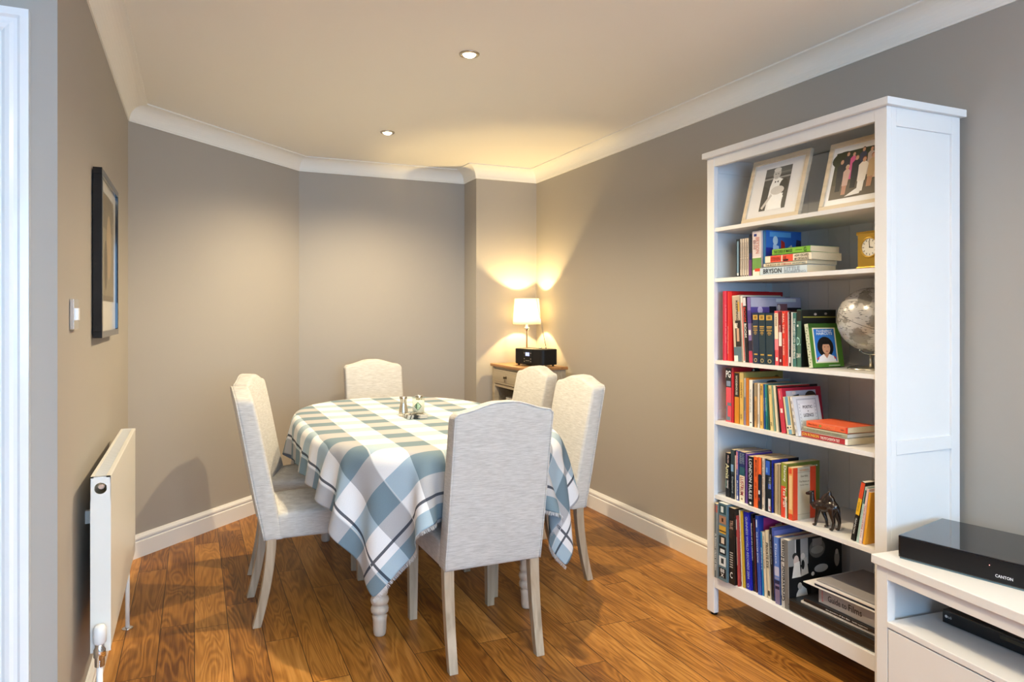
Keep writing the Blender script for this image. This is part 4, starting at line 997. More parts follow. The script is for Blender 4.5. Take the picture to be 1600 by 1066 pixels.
 ('up', 'books on the third shelf from the top', 2.03, 1.9086, 1.085, 0.0198, 0.1605, 0.155, 8.5, '3d6a24', 'small green hardback, dark haired person on its blue cover, leaning on the third shelf', [], [(0, 1, 'c8ccb4', 0.1, 0.95), (0.05, 0.075, '4c6a3a', 0.15, 0.4), (0.11, 0.135, '4c6a3a', 0.35, 0.6000000000000001), (0.16999999999999998, 0.195, '4c6a3a', 0.55, 0.8), (0.22999999999999998, 0.255, '4c6a3a', 0.15, 0.4), (0.29, 0.315, '4c6a3a', 0.35, 0.6000000000000001), (0.35, 0.375, '4c6a3a', 0.55, 0.8), (0.41, 0.435, '4c6a3a', 0.15, 0.4), (0.47, 0.495, '4c6a3a', 0.35, 0.6000000000000001), (0.53, 0.5549999999999999, '4c6a3a', 0.55, 0.8), (0.5900000000000001, 0.615, '4c6a3a', 0.15, 0.4), (0.65, 0.6749999999999999, '4c6a3a', 0.35, 0.6000000000000001), (0.71, 0.7349999999999999, '4c6a3a', 0.55, 0.8), (0.77, 0.7949999999999999, '4c6a3a', 0.15, 0.4), (0.8300000000000001, 0.855, '4c6a3a', 0.35, 0.6000000000000001), (0.89, 0.9149999999999999, '4c6a3a', 0.55, 0.8)], [('r', '4a7a28', (0, 0, 1, 1)), ('r', '2f5518', (0.0, 0.9, 1, 1)), ('r', 'e4dcb8', (0.1, 0.1, 0.83, 0.9)), ('r', '2f74c0', (0.14, 0.125, 0.79, 0.875)), ('e', '16100e', (0.46, 0.46, 0.26, 0.235)), ('p', 'f0e8e4', ((0.16, 0.125), (0.77, 0.125), (0.72, 0.24), (0.55, 0.3), (0.38, 0.3), (0.2, 0.22))), ('p', 'c03038', ((0.14, 0.2), (0.24, 0.25), (0.2, 0.16))), ('p', 'c03038', ((0.77, 0.2), (0.68, 0.27), (0.72, 0.18))), ('p', 'c98a68', ((0.38, 0.3), (0.56, 0.3), (0.47, 0.2))), ('e', 'd29a78', (0.48, 0.43, 0.125, 0.135)), ('p', '16100e', ((0.34, 0.52), (0.62, 0.52), (0.6, 0.6), (0.36, 0.6))), ('e', '3a201a', (0.43, 0.46, 0.02, 0.008)), ('e', '3a201a', (0.54, 0.46, 0.02, 0.008)), ('e', 'a04a40', (0.49, 0.36, 0.04, 0.01)), ('r', 'd8e0c8', (0.5, 0.03, 0.86, 0.045)), ('t', 'f2f4f0', ("Footballers'", 0.46, 0.83, 0.48, 0.045)), ('t', 'f2f4f0', ('HAIRCUTS', 0.46, 0.765, 0.5, 0.06))], 'w', 1),
 ('up', 'books on the fourth shelf from the top', 2.036, 2.3573, 0.83, 0.0354, 0.2258, 0.15, 0, 'e0505c', 'tall pink book with black panel and white PG letters, leftmost on the fourth shelf', [('PG', 0.82, 0.95, 'f4f4f4', 0.8, 0, 'H')], [(0.64, 1, '15161c', 0.0, 0.95), (0.66, 0.76, '7c8ca4', 0.15, 0.85), (0.3, 0.36, '6a7884', 0.3, 0.95), (0.05, 0.3, '6a7884', 0.1, 0.35), (0.03, 0.1, '6a7884', 0.1, 0.8)], [], 'y', 0),
 ('up', 'books on the fourth shelf from the top', 2.036, 2.3203, 0.83, 0.01, 0.2289, 0.24, 0, 'c82430', 'tall red book behind the orange and black one on the fourth shelf', [], [], [('r', 'c02028', (0, 0, 1, 1)), ('e', '16120f', (0.5, 0.93, 0.1, 0.05)), ('p', 'e8d8c0', ((0.42, 0.9), (0.48, 0.94), (0.44, 0.97)))], 'y', 0),
 ('up', 'books on the fourth shelf from the top', 2.036, 2.305, 0.83, 0.0294, 0.2109, 0.11, 0, 'cf861e', 'orange book with black upper spine on the fourth shelf', [('WODEHOUSE', 0.56, 0.94, 'e0dcc8', 0.4, 0, 'V')], [(0.52, 0.99, '14120e', 0, 1)], [], 'y', 0),
 ('up', 'books on the fourth shelf from the top', 2.036, 2.2744, 0.83, 0.0241, 0.213, 0.21, 0, 'ddb45c', 'yellow book with ochre cover on the fourth shelf', [('HARVEY', 0.5, 0.8, '6a5424', 0.35, 0, 'V'), ('ab', 0.1, 0.2, '6a5424', 0.35, 0, 'V')], [(0.86, 1, 'c8b070', 0, 1)], [('r', 'a8924c', (0, 0, 1, 1)), ('e', '6a5a24', (0.84, 0.9, 0.05, 0.03))], 'y', 0),
 ('up', 'books on the fourth shelf from the top', 2.036, 2.2492, 0.83, 0.0099, 0.191, 0.17, 0, 'b4b0ac', 'slim grey and white book beside the yellow one on the fourth shelf', [], [(0.3, 0.6, '6c7078', 0.1, 0.9), (0.0, 0.3, '8c7a94', 0, 1)], [], 'y', 0),
 ('up', 'books on the fourth shelf from the top', 2.036, 2.2382, 0.83, 0.017, 0.1922, 0.17, 0, 'c4701c', 'burnt orange book in the middle left of the fourth shelf', [], [], [], 'y', 1),
 ('up', 'books on the fourth shelf from the top', 2.036, 2.22, 0.83, 0.0204, 0.1862, 0.2, 0, 'ece8de', 'white book with small dot left of a thin black book on the fourth shelf', [('the new atlas of words', 0.3, 0.8, '787470', 0.3, 0, 'V')], [(0.07, 0.1, '202020', 0.3, 0.7)], [('r', '8d8c8a', (0, 0, 1, 1)), ('e', '15161c', (0.5, 0.94, 0.14, 0.04))], 'y', 0),
 ('up', 'books on the fourth shelf from the top', 2.036, 2.1985, 0.83, 0.006, 0.1721, 0.15, 0, '26242a', 'very thin black book right of the white book on the fourth shelf', [], [], [], 'y', 0),
 ('up', 'books on the fourth shelf from the top', 2.036, 2.1914, 0.83, 0.0165, 0.1757, 0.18, 0, 'c89a60', 'tan paperback on the fourth shelf with mottled top', [('Short Walks', 0.15, 0.6, '6a4a24', 0.3, 0, 'V')], [(0.7, 0.98, '9a8a70', 0, 1)], [], 'y', 0),
 ('up', 'books on the fourth shelf from the top', 2.036, 2.1737, 0.83, 0.0129, 0.1759, 0.18, 0, 'dcd4c6', 'pale cream paperback between the tan and the yellow ones on the fourth shelf', [('Essays', 0.1, 0.3, '806c50', 0.4, 0, 'V')], [], [], 'y', 0),
 ('up', 'books on the fourth shelf from the top', 2.036, 2.1598, 0.83, 0.0176, 0.1761, 0.18, 0, 'e6b45c', 'yellow paperback with black small letters left of the blue one on the fourth shelf', [('FIELD', 0.75, 0.95, '2c2418', 0.45, 0, 'V'), ('N4', 0.08, 0.16, '2c2418', 0.4, 0, 'V')], [], [], 'y', 0),
 ('up', 'books on the fourth shelf from the top', 2.036, 2.1385, 0.83, 0.0069, 0.1762, 0.18, 1, '1c4a8c', 'slim royal blue paperback on the fourth shelf', [('TOGETHER', 0.4, 0.7, 'c0d4ec', 0.4, 0, 'V')], [], [], 'y', 0),
 ('up', 'books on the fourth shelf from the top', 2.036, 2.1279, 0.83, 0.0102, 0.1761, 0.18, 2, '1c8484', 'teal green paperback on the fourth shelf', [('EXPLORERS', 0.4, 0.7, 'c8e8e0', 0.4, 0, 'V')], [(0.0, 0.3, '145a50', 0.5, 1)], [], 'y', 0),
 ('up', 'books on the fourth shelf from the top', 2.036, 2.114, 0.83, 0.0061, 0.1749, 0.17, 3, '2e5438', 'slim dark green book right of the teal paperback on the fourth shelf', [], [], [], 'y', 0),
 ('up', 'books on the fourth shelf from the top', 2.036, 2.1043, 0.83, 0.018, 0.1741, 0.17, 4, 'dfc888', 'cream yellow paperback leaning right of the dark green book on the fourth shelf', [('SEA', 0.8, 0.93, '5a4a2c', 0.4, 0, 'V'), ('pp', 0.1, 0.18, '6a5a34', 0.4, 0, 'V')], [], [], 'y', 0),
 ('up', 'books on the fourth shelf from the top', 2.036, 2.0841, 0.83, 0.0061, 0.1755, 0.17, 4.5, '7ca08c', 'slim sage green book leaning on the fourth shelf', [], [], [], 'y', 0),
 ('up', 'books on the fourth shelf from the top', 2.036, 2.0743, 0.83, 0.0143, 0.1758, 0.17, 5.5, 'e6d8b8', 'cream paperback left of the black and red books on the fourth shelf', [], [], [], 'y', 0),
 ('up', 'books on the fourth shelf from the top', 2.036, 2.0563, 0.83, 0.006, 0.1762, 0.21, 6.5, '18161a', 'black paperback with red top edge on the fourth shelf', [], [], [('r', '141216', (0, 0, 1, 1)), ('r', 'a82020', (0, 0.97, 0.8, 1)), ('e', 'e0e0e0', (0.45, 0.93, 0.03, 0.012))], 'y', 0),
 ('up', 'books on the fourth shelf from the top', 2.03, 2.0406, 0.83, 0.0217, 0.1682, 0.2, 7.5, 'c8384c', 'crimson hardback with cartoon figures on its cover, leaning on the fourth shelf', [], [(0.45, 0.55, 'f0e0dc', 0.3, 0.8), (0.75, 0.95, 'e08890', 0.4, 0.6)], [('r', 'a81c34', (0, 0, 1, 1)), ('r', 'b4b4bc', (0.1, 0.45, 0.86, 0.93)), ('p', '14161c', ((0.15, 0.55), (0.45, 0.55), (0.42, 0.85), (0.2, 0.8))), ('e', 'd8c8c0', (0.3, 0.88, 0.05, 0.04)), ('e', '2e2018', (0.72, 0.8, 0.14, 0.11))], 'y', 1),
 ('up', 'books on the fourth shelf from the top', 2.028, 2.0116, 0.83, 0.0334, 0.1398, 0.13, 9, 'e4d4a8', 'cream and light blue paperback leaning beside the white poetry book on the fourth shelf', [], [(0.0, 1, '6aa0bc', 0.32, 0.78), (0.12, 0.24, 'e8e0c8', 0.1, 0.9), (0.15, 0.2, '1c2430', 0.15, 0.4), (0.16, 0.2, '1c2430', 0.6, 0.75)], [], 'y', 0),
 ('up', 'books on the fourth shelf from the top', 2.022, 1.9638, 0.83, 0.0145, 0.1445, 0.13, 12, 'dcdad8', 'white book with hand lettered cover leaning against the row on the fourth shelf', [('- - - - -', 0.1, 0.9, 'a0a0a4', 0.3, 0, 'V')], [], [('r', 'd6d6d4', (0, 0, 1, 1)), ('r', 'b4b6b8', (0.12, 0.1, 0.88, 0.94)), ('r', 'dcdcda', (0.16, 0.14, 0.84, 0.9)), ('r', 'e6e6e4', (0.26, 0.38, 0.74, 0.8)), ('t', '2c2c30', ('POETIC', 0.5, 0.72, 0.36, 0.075)), ('t', '2c2c30', ('+', 0.5, 0.61, 0.06, 0.04)), ('t', '2c2c30', ('LICENCE', 0.5, 0.51, 0.38, 0.085)), ('e', '8c8e90', (0.2, 0.2, 0.015, 0.012)), ('e', '8c8e90', (0.2, 0.28500000000000003, 0.015, 0.012)), ('e', '8c8e90', (0.2, 0.37, 0.015, 0.012)), ('e', '8c8e90', (0.2, 0.455, 0.015, 0.012)), ('e', '8c8e90', (0.2, 0.54, 0.015, 0.012)), ('e', '8c8e90', (0.2, 0.625, 0.015, 0.012)), ('e', '8c8e90', (0.2, 0.71, 0.015, 0.012)), ('e', '8c8e90', (0.2, 0.7950000000000002, 0.015, 0.012)), ('e', '8c8e90', (0.8, 0.2, 0.015, 0.012)), ('e', '8c8e90', (0.8, 0.28500000000000003, 0.015, 0.012)), ('e', '8c8e90', (0.8, 0.37, 0.015, 0.012)), ('e', '8c8e90', (0.8, 0.455, 0.015, 0.012)), ('e', '8c8e90', (0.8, 0.54, 0.015, 0.012)), ('e', '8c8e90', (0.8, 0.625, 0.015, 0.012)), ('e', '8c8e90', (0.8, 0.71, 0.015, 0.012)), ('e', '8c8e90', (0.8, 0.7950000000000002, 0.015, 0.012))], 'y', 0),
 ('flat', 'books on the fourth shelf from the top', 2.034, 1.7451, 0.8304, 0.023, 0.209, 0.13, 0, 'f0e8e0', 'white and dark red paperback lying at the bottom of the stack on the fourth shelf', [('JON RONSON', 0.05, 0.42, 'f0c850', 0.62, 0, 'F'), ('THE PSYCHOPATH TEST', 0.45, 0.85, 'f4e8e0', 0.42, 0, 'F')], [(0.03, 0.95, 'a8242c', 0.06, 0.9)], [], 'y', 0),
 ('flat', 'books on the fourth shelf from the top', 2.034, 1.7477, 0.8542, 0.016, 0.1913, 0.14, 0, 'a09c84', 'grey green hardback lying in the middle of the stack on the fourth shelf', [('a study of uncertain weather', 0.1, 0.9, '6c6854', 0.35, 0, 'F')], [], [], 'w', 1),
 ('flat', 'books on the fourth shelf from the top', 2.034, 1.7451, 0.871, 0.022, 0.1791, 0.135, 0, 'e8683c', 'orange red paperback lying on top of the stack on the fourth shelf', [('Max Barry', 0.06, 0.28, 'a0401c', 0.4, 0, 'F'), ('COMPANY', 0.42, 0.72, 'f08c58', 0.5, 0, 'F'), ('vin', 0.84, 0.92, '581c10', 0.3, 0, 'F')], [(0.32, 0.38, '8c8c3c', 0.3, 0.7), (0.955, 1, 'dc3020', 0, 1)], [('r', 'd8301c', (0, 0, 1, 1)), ('p', 'c82818', ((0.1, 0.1), (0.9, 0.3), (0.8, 0.6), (0.3, 0.5)))], 'y', 0),
 ('up', 'books on the fifth shelf from the top', 2.036, 2.3589, 0.515, 0.0266, 0.1843, 0.12, 0, '15181c', 'black paperback with cream Amis lettering, leftmost on the fifth shelf', [('Amis', 0.42, 0.76, 'e6e2b4', 0.75, 0, 'V'), ('Martin', 0.77, 0.95, 'e8c8c0', 0.3, 0.2, 'V'), ('money', 0.2, 0.38, 'e8e8e8', 0.45, 0, 'V'), ('night train', 0.2, 0.38, '8cc0b8', 0.3, -0.3, 'V')], [], [], 'y', 0),
 ('up', 'books on the fifth shelf from the top', 2.036, 2.3273, 0.515, 0.0245, 0.2031, 0.13, 0, '2a3c42', 'dark slate paperback with pale blue oval next to the Amis paperback on the fifth shelf', [('Deptford', 0.12, 0.45, 'a8b8c0', 0.4, 0, 'V')], [(0.55, 0.7, '7ca0c0', 0.1, 0.7), (0.0, 0.5, '16202c', 0, 1)], [], 'y', 0),
 ('up', 'books on the fifth shelf from the top', 2.036, 2.3012, 0.515, 0.0045, 0.1821, 0.12, 0, 'd8ccb4', 'very thin cream book on the left of the fifth shelf', [], [], [], 'y', 0),
 ('up', 'books on the fifth shelf from the top', 2.036, 2.2947, 0.515, 0.0177, 0.2042, 0.13, 0, '3a4c94', 'blue and pink paperback third from left on the fifth shelf', [('the story', 0.5, 0.9, 'f0d8dc', 0.3, 0, 'V'), ('Rabbit', 0.1, 0.4, 'c0cce8', 0.4, 0, 'V')], [(0.62, 0.98, 'c87c90', 0.0, 0.6), (0.02, 0.1, 'e4e4e4', 0.2, 0.7)], [], 'y', 0),
 ('up', 'books on the fifth shelf from the top', 2.036, 2.2752, 0.515, 0.0322, 0.2037, 0.14, 0, '1e2c66', 'thick navy and cream paperback with red LUSTRUM title on the fifth shelf', [('ROBERT', 0.76, 0.97, '8c9cb0', 0.4, 0.2, 'V'), ('HARRIS', 0.76, 0.97, '8c9cb0', 0.4, -0.24, 'V'), ('LUSTRUM', 0.14, 0.5, '9c2030', 0.6, 0, 'V')], [(0.0, 0.53, 'ece2cc', 0, 1), (0.53, 0.7, '2c5c6c', 0, 1), (0.04, 0.08, '8c8060', 0.3, 0.6)], [], 'y', 0),
 ('up', 'books on the fifth shelf from the top', 2.036, 2.2415, 0.515, 0.0149, 0.2017, 0.13, 0, '6a4a9c', 'violet paperback left of the LONDON RULES book on the fifth shelf', [], [], [], 'y', 0),
 ('up', 'books on the fifth shelf from the top', 2.026, 2.2142, 0.515, 0.0289, 0.1972, 0.14, 0, '101a22', 'black book with white LONDON RULES lettering on the fifth shelf', [('LONDON RULES', 0.14, 0.95, 'dce8ec', 0.55, 0, 'V')], [(0.03, 0.08, 'e8f0f0', 0.3, 0.65)], [], 'y', 0),
 ('up', 'books on the fifth shelf from the top', 2.026, 2.1838, 0.515, 0.0242, 0.2011, 0.14, 0, 'e8642c', 'orange book with dark title right of LONDON RULES on the fifth shelf', [('MICK HERRON', 0.62, 0.94, '28201c', 0.3, 0.1, 'V'), ('JOE COUNTRY', 0.18, 0.5, '5a1c14', 0.4, 0, 'V')], [], [], 'y', 0),
 ('up', 'books on the fifth shelf from the top', 2.026, 2.1582, 0.515, 0.0183, 0.2028, 0.14, 0, '1a2230', 'dark book with orange top right of the orange spine on the fifth shelf', [], [(0.66, 1, 'e8642c', 0, 1), (0.6, 0.68, '1a2230', 0.3, 0.8), (0.28, 0.36, 'e8e8e8', 0.1, 0.5), (0.15, 0.22, 'c04030', 0.2, 0.4)], [], 'y', 0),
 ('up', 'books on the fifth shelf from the top', 2.026, 2.1385, 0.515, 0.0157, 0.2037, 0.14, 0, 'dccfbf', 'cream paperback with brown vertical title on the fifth shelf', [('NINE TALES AND OTHERS', 0.25, 0.95, '8c7868', 0.5, 0, 'V'), ('N', 0.05, 0.1, '403020', 0.4, 0, 'V')], [], [], 'y', 0),
 ('up', 'books on the fifth shelf from the top', 2.026, 2.1211, 0.515, 0.0335, 0.2036, 0.14, 0, '141c24', 'thick black paperback with bright blue shapes on the fifth shelf', [('THE DROP', 0.45, 0.68, 'a8b0b8', 0.3, 0.28, 'V'), ('SP', 0.05, 0.12, 'c03030', 0.3, 0.3, 'V')], [(0.02, 0.26, 'd8d8dc', 0.5, 0.85), (0.7, 0.97, '2c5cc4', 0.1, 0.75), (0.74, 0.84, '6aa0e0', 0.15, 0.4), (0.44, 0.54, '2c5cd0', 0.5, 0.95)], [('r', '1c2c8c', (0, 0, 1, 1)), ('r', '0e1420', (0.6, 0, 1, 1))], 'y', 0),
 ('up', 'books on the fifth shelf from the top', 2.036, 2.087, 0.515, 0.004, 0.1906, 0.12, 0, '3a3026', 'worn dark brown paperback left of the tattered cream book on the fifth shelf', [('Our Man in the South', 0.1, 0.9, 'a09070', 0.4, 0, 'V')], [], [], 'y', 0),
 ('up', 'books on the fifth shelf from the top', 2.036, 2.0824, 0.515, 0.0168, 0.1913, 0.12, 0, 'c8b690', 'tattered cream paperback with torn spine on the fifth shelf', [], [(0.02, 0.97, 'a8906a', 0.45, 0.6)], [], 'w', 0),
 ('up', 'books on the fifth shelf from the top', 2.036, 2.0642, 0.515, 0.0123, 0.1932, 0.12, 0, 'b0a48c', 'faded beige paperback left of the olive and red one on the fifth shelf', [], [], [], 'y', 0),
 ('up', 'books on the fifth shelf from the top', 2.024, 2.0378, 0.515, 0.0314, 0.2048, 0.165, 0, '8c9438', 'olive green paperback with red lower spine and white title on the fifth shelf', [('Danny', 0.66, 0.96, 'f0f0e4', 0.5, 0.15, 'V'), ('Yes Man', 0.2, 0.56, 'f4e4d0', 0.5, 0.15, 'V')], [(0.0, 0.58, 'e04830', 0.0, 0.7), (0.0, 0.3, 'd8d4c8', 0.7, 1), (0.32, 0.4, 'e8d8b0', 0.7, 1), (0.0, 1, 'b0a490', -0.0, 0.05)], [('r', '6a702c', (0, 0, 1, 1)), ('t', 'eef0ea', ('Danny Wallace', 0.52, 0.92, 0.8, 0.045))], 'y', 0),
 ('up', 'books on the fifth shelf from the top', 2.022, 1.9996, 0.515, 0.0232, 0.1949, 0.115, 0, 'e8a05c', 'orange and cream banded old paperback behind the dark wooden camel on the fifth shelf', [], [(0.0, 1, 'dc4c28', 0.0, 0.12), (0.88, 0.98, 'dc4c28', 0.2, 0.75), (0.0, 0.12, 'dc4c28', 0, 1), (0.2, 0.85, 'e8c890', 0.2, 0.8)], [('r', 'd04020', (0, 0, 1, 1)), ('r', 'b9ad94', (0.2, 0, 0.74, 1)), ('r', '6c6450', (0.2, 0.9, 0.74, 0.905)), ('r', '6c6450', (0.2, 0.1, 0.74, 0.105)), ('t', '5a5244', ('Oscar Wilde', 0.47, 0.83, 0.32, 0.03)), ('t', '5a5244', ('The Picture of', 0.47, 0.73, 0.42, 0.03)), ('t', '5a5244', ('Dorian Gray', 0.47, 0.66, 0.38, 0.03)), ('t', 'b07850', ('PAPERBACK', 0.47, 0.945, 0.4, 0.035))], 'y', 0),
 ('right', 'books on the fifth shelf from the top', 2.03, 1.7148, 0.515, 0.016, 0.21, 0.13, 12, '14130f', 'black, yellow and red book leaning right beside the camel on the fifth shelf', [('PULP FICTION', 0.12, 0.38, 'e8e8e0', 0.35, 0, 'V'), ('crime', 0.5, 0.66, '8c6a14', 0.35, 0, 'V')], [(0.44, 0.72, 'e8b424', 0.05, 1), (0.72, 0.99, 'd84c24', 0, 1)], [], 'w', 0),
 ('right', 'books on the fifth shelf from the top', 2.03, 1.6985, 0.515, 0.0105, 0.195, 0.13, 10.5, 'b4d0c4', 'pale green slim book leaning right between the black and pink books on the fifth shelf', [('garden notes', 0.1, 0.6, '6c8c80', 0.3, 0, 'V')], [(0.7, 0.95, '2c5050', 0.3, 0.9)], [], 'w', 0),
 ('right', 'books on the fifth shelf from the top', 2.03, 1.6865, 0.515, 0.012, 0.19, 0.13, 9.0, 'e4c4bc', 'pale pink book leaning right on the fifth shelf', [('The Art of the Loaf', 0.1, 0.7, 'a05048', 0.3, 0, 'V')], [(0.05, 0.25, 'f0e0dc', 0, 1)], [], 'w', 0),
 ('right', 'books on the fifth shelf from the top', 2.03, 1.6735, 0.515, 0.01, 0.18, 0.13, 7.6, 'e8a42c', 'amber slim book leaning against the right side of the bookcase on the fifth shelf', [], [], [], 'w', 0),
 ('up', 'books on the bottom shelf', 1.996, 2.3832, 0.175, 0.0236, 0.3109, 0.2, 0, '8c9494', 'grey book with pale vertical title, leftmost on the bottom shelf and jutting out', [('A better class of film', 0.1, 0.6, 'e0e4e4', 0.35, 0, 'V')], [(0.88, 0.98, 'c8604c', 0.2, 0.9), (0.0, 1, '5c6464', 0.3, 0.6)], [], 'y', 0),
 ('up', 'books on the bottom shelf', 1.998, 2.359, 0.175, 0.0538, 0.3205, 0.22, 0, '5f7a84', 'blue grey box with a column of square pictures down its spine, bottom shelf', [('88', 0.105, 0.155, 'e8ecec', 0.45, 0, 'H'), ('X', 0.05, 0.095, 'e8ecec', 0.35, 0, 'H')], [(0.86, 0.98, '2c4c54', 0.12, 0.88), (0.88, 0.96, 'd0d8d4', 0.3, 0.6), (0.735, 0.84, 'a87c60', 0.12, 0.88), (0.76, 0.81, '301c18', 0.4, 0.6), (0.61, 0.71, 'caa03c', 0.12, 0.88), (0.63, 0.65, '4c3a20', 0.12, 0.88), (0.465, 0.58, '20242a', 0.12, 0.88), (0.48, 0.56, 'd8c8b4', 0.35, 0.7), (0.34, 0.44, '1a2228', 0.12, 0.88), (0.36, 0.41, 'dce0e0', 0.25, 0.75), (0.19, 0.315, 'd4dadc', 0.12, 0.88), (0.22, 0.29, '30383c', 0.35, 0.65), (0.04, 0.165, '14181e', 0.12, 0.88)], [], 'w', 0),
 ('up', 'books on the bottom shelf', 2.006, 2.3046, 0.175, 0.0358, 0.3119, 0.18, 0, '201b18', 'dark brown black book with a white C and small white print on the bottom shelf', [('C', 0.08, 0.16, 'e8e8e4', 0.4, 0, 'H'), ('- - - - - - -', 0.22, 0.42, 'b8b4ac', 0.5, 0, 'V'), ('TRUE', 0.72, 0.84, 'b09080', 0.5, 0, 'V')], [(0.6, 0.8, '3a2c20', 0.1, 0.6)], [], 'y', 0),
 ('up', 'books on the bottom shelf', 2.012, 2.2583, 0.175, 0.004, 0.2849, 0.18, 2, 'a8403c', 'slim red and cream striped book right of the dark book on the bottom shelf', [], [(0.3, 0.7, 'd8c4b0', 0.2, 0.8), (0.8, 0.95, 'e0d8d0', 0, 1)], [], 'y', 0),
 ('up', 'books on the bottom shelf', 2.024, 2.2487, 0.175, 0.004, 0.3078, 0.22, 3, 'eadfc0', 'tall cream book with black GUINNESS ROCKOPEDIA lettering on the bottom shelf', [('GUINNESS ROCKOPEDIA', 0.12, 0.96, '1c1a18', 0.62, 0, 'V')], [(0.03, 0.07, '202020', 0.25, 0.75)], [], 'y', 0),
 ('up', 'books on the bottom shelf', 2.026, 2.2441, 0.175, 0.0121, 0.3067, 0.22, 3, 'cdaa2c', 'yellow gold book between the cream and blue record books on the bottom shelf', [], [], [], 'y', 0),
 ('up', 'books on the bottom shelf', 2.028, 2.2283, 0.175, 0.0302, 0.308, 0.22, 3, '1c24a0', 'royal blue record book with pale lettering on the bottom shelf', [('GUINNESS WORLD RECORDS 2004', 0.14, 0.94, 'a8b4e0', 0.42, 0.12, 'V'), ('O', 0.03, 0.08, 'b0bce8', 0.35, 0.1, 'H')], [(0.0, 1, '1418c8', 0.7, 0.95)], [], 'y', 0),
 ('up', 'books on the bottom shelf', 2.036, 2.1975, 0.175, 0.0121, 0.3043, 0.2, 3, '15141a', 'black book with white memoirs title on the bottom shelf', [('Memoirs of the Unknown', 0.4, 0.88, 'eeeeee', 0.5, 0, 'V')], [], [], 'y', 0),
 ('up', 'books on the bottom shelf', 2.036, 2.1829, 0.175, 0.0066, 0.2902, 0.18, 3, '5c2830', 'thin maroon book right of the black memoirs book on the bottom shelf', [], [], [], 'y', 0),
 ('up', 'books on the bottom shelf', 2.03, 2.1645, 0.175, 0.0169, 0.3073, 0.24, 3, '2c50b0', 'tall blue annual with pink corner on its cover on the bottom shelf', [('THE SOCCER BOOK', 0.4, 0.8, 'd8e4f4', 0.4, 0, 'V')], [(0.85, 0.95, 'e8f0f8', 0.3, 0.6)], [('r', '243c94', (0, 0, 1, 1)), ('p', 'b43c84', ((0.1, 0.72), (0.62, 0.7), (0.66, 0.94), (0.12, 0.97))), ('p', 'd8d0dc', ((0.42, 0.74), (0.56, 0.73), (0.5, 0.88), (0.36, 0.86)))], 'y', 0),
 ('up', 'books on the bottom shelf', 2.036, 2.147, 0.175, 0.0082, 0.2488, 0.15, 2.5, '2480b0', 'bright teal blue book beside the blue annual on the bottom shelf', [('BENNETT', 0.4, 0.75, 'e0f0f4', 0.45, 0, 'V')], [], [], 'y', 0),
 ('up', 'books on the bottom shelf', 2.036, 2.136, 0.175, 0.0163, 0.2489, 0.13, 3, 'dccfb4', 'cream annual with black title, left of the matching pair on the bottom shelf', [('the private eye annual', 0.45, 0.95, '4c4438', 0.4, 0, 'V')], [], [], 'y', 0),
 ('up', 'books on the bottom shelf', 2.036, 2.118, 0.175, 0.0167, 0.2616, 0.13, 3.2, 'd9cdb0', 'cream annual with heavy black title, right of the matching pair on the bottom shelf', [('PRIVATE EYE', 0.45, 0.82, '1c1814', 0.7, 0, 'V')], [(0.04, 0.12, '38342c', 0.2, 0.8)], [], 'y', 0),
 ('up', 'books on the bottom shelf', 2.036, 2.0965, 0.175, 0.0135, 0.2795, 0.24, 3, '15161c', 'tall slim black book right of the cream annuals on the bottom shelf', [('Me and my band', 0.5, 0.9, 'd8d8e0', 0.3, 0, 'V')], [], [('r', '6068a8', (0, 0, 1, 1)), ('r', '8c90cc', (0.05, 0.5, 0.6, 0.95)), ('r', '7c5c7c', (0.65, 0, 1, 1))], 'y', 0),
 ('up', 'books on the bottom shelf', 2.028, 2.0694, 0.175, 0.0256, 0.2529, 0.2, 2.5, '5c80c8', 'lavender blue book with purple grey lower spine on the bottom shelf', [('Diana', 0.6, 0.9, 'c8d4f0', 0.35, 0, 'V')], [(0.0, 0.3, '7c7090', 0, 1), (0.3, 0.36, '2c3054', 0, 1), (0.37, 0.4, '8c90b8', 0, 1), (0.42, 0.56, 'b8bcd8', 0, 1), (0.22, 0.27, '1c2040', 0.1, 0.9)], [('r', '4c70c0', (0, 0, 1, 1)), ('r', 'a82c20', (0.4, 0.5, 1, 1)), ('e', 'e0602c', (0.7, 0.8, 0.1, 0.1))], 'y', 0),
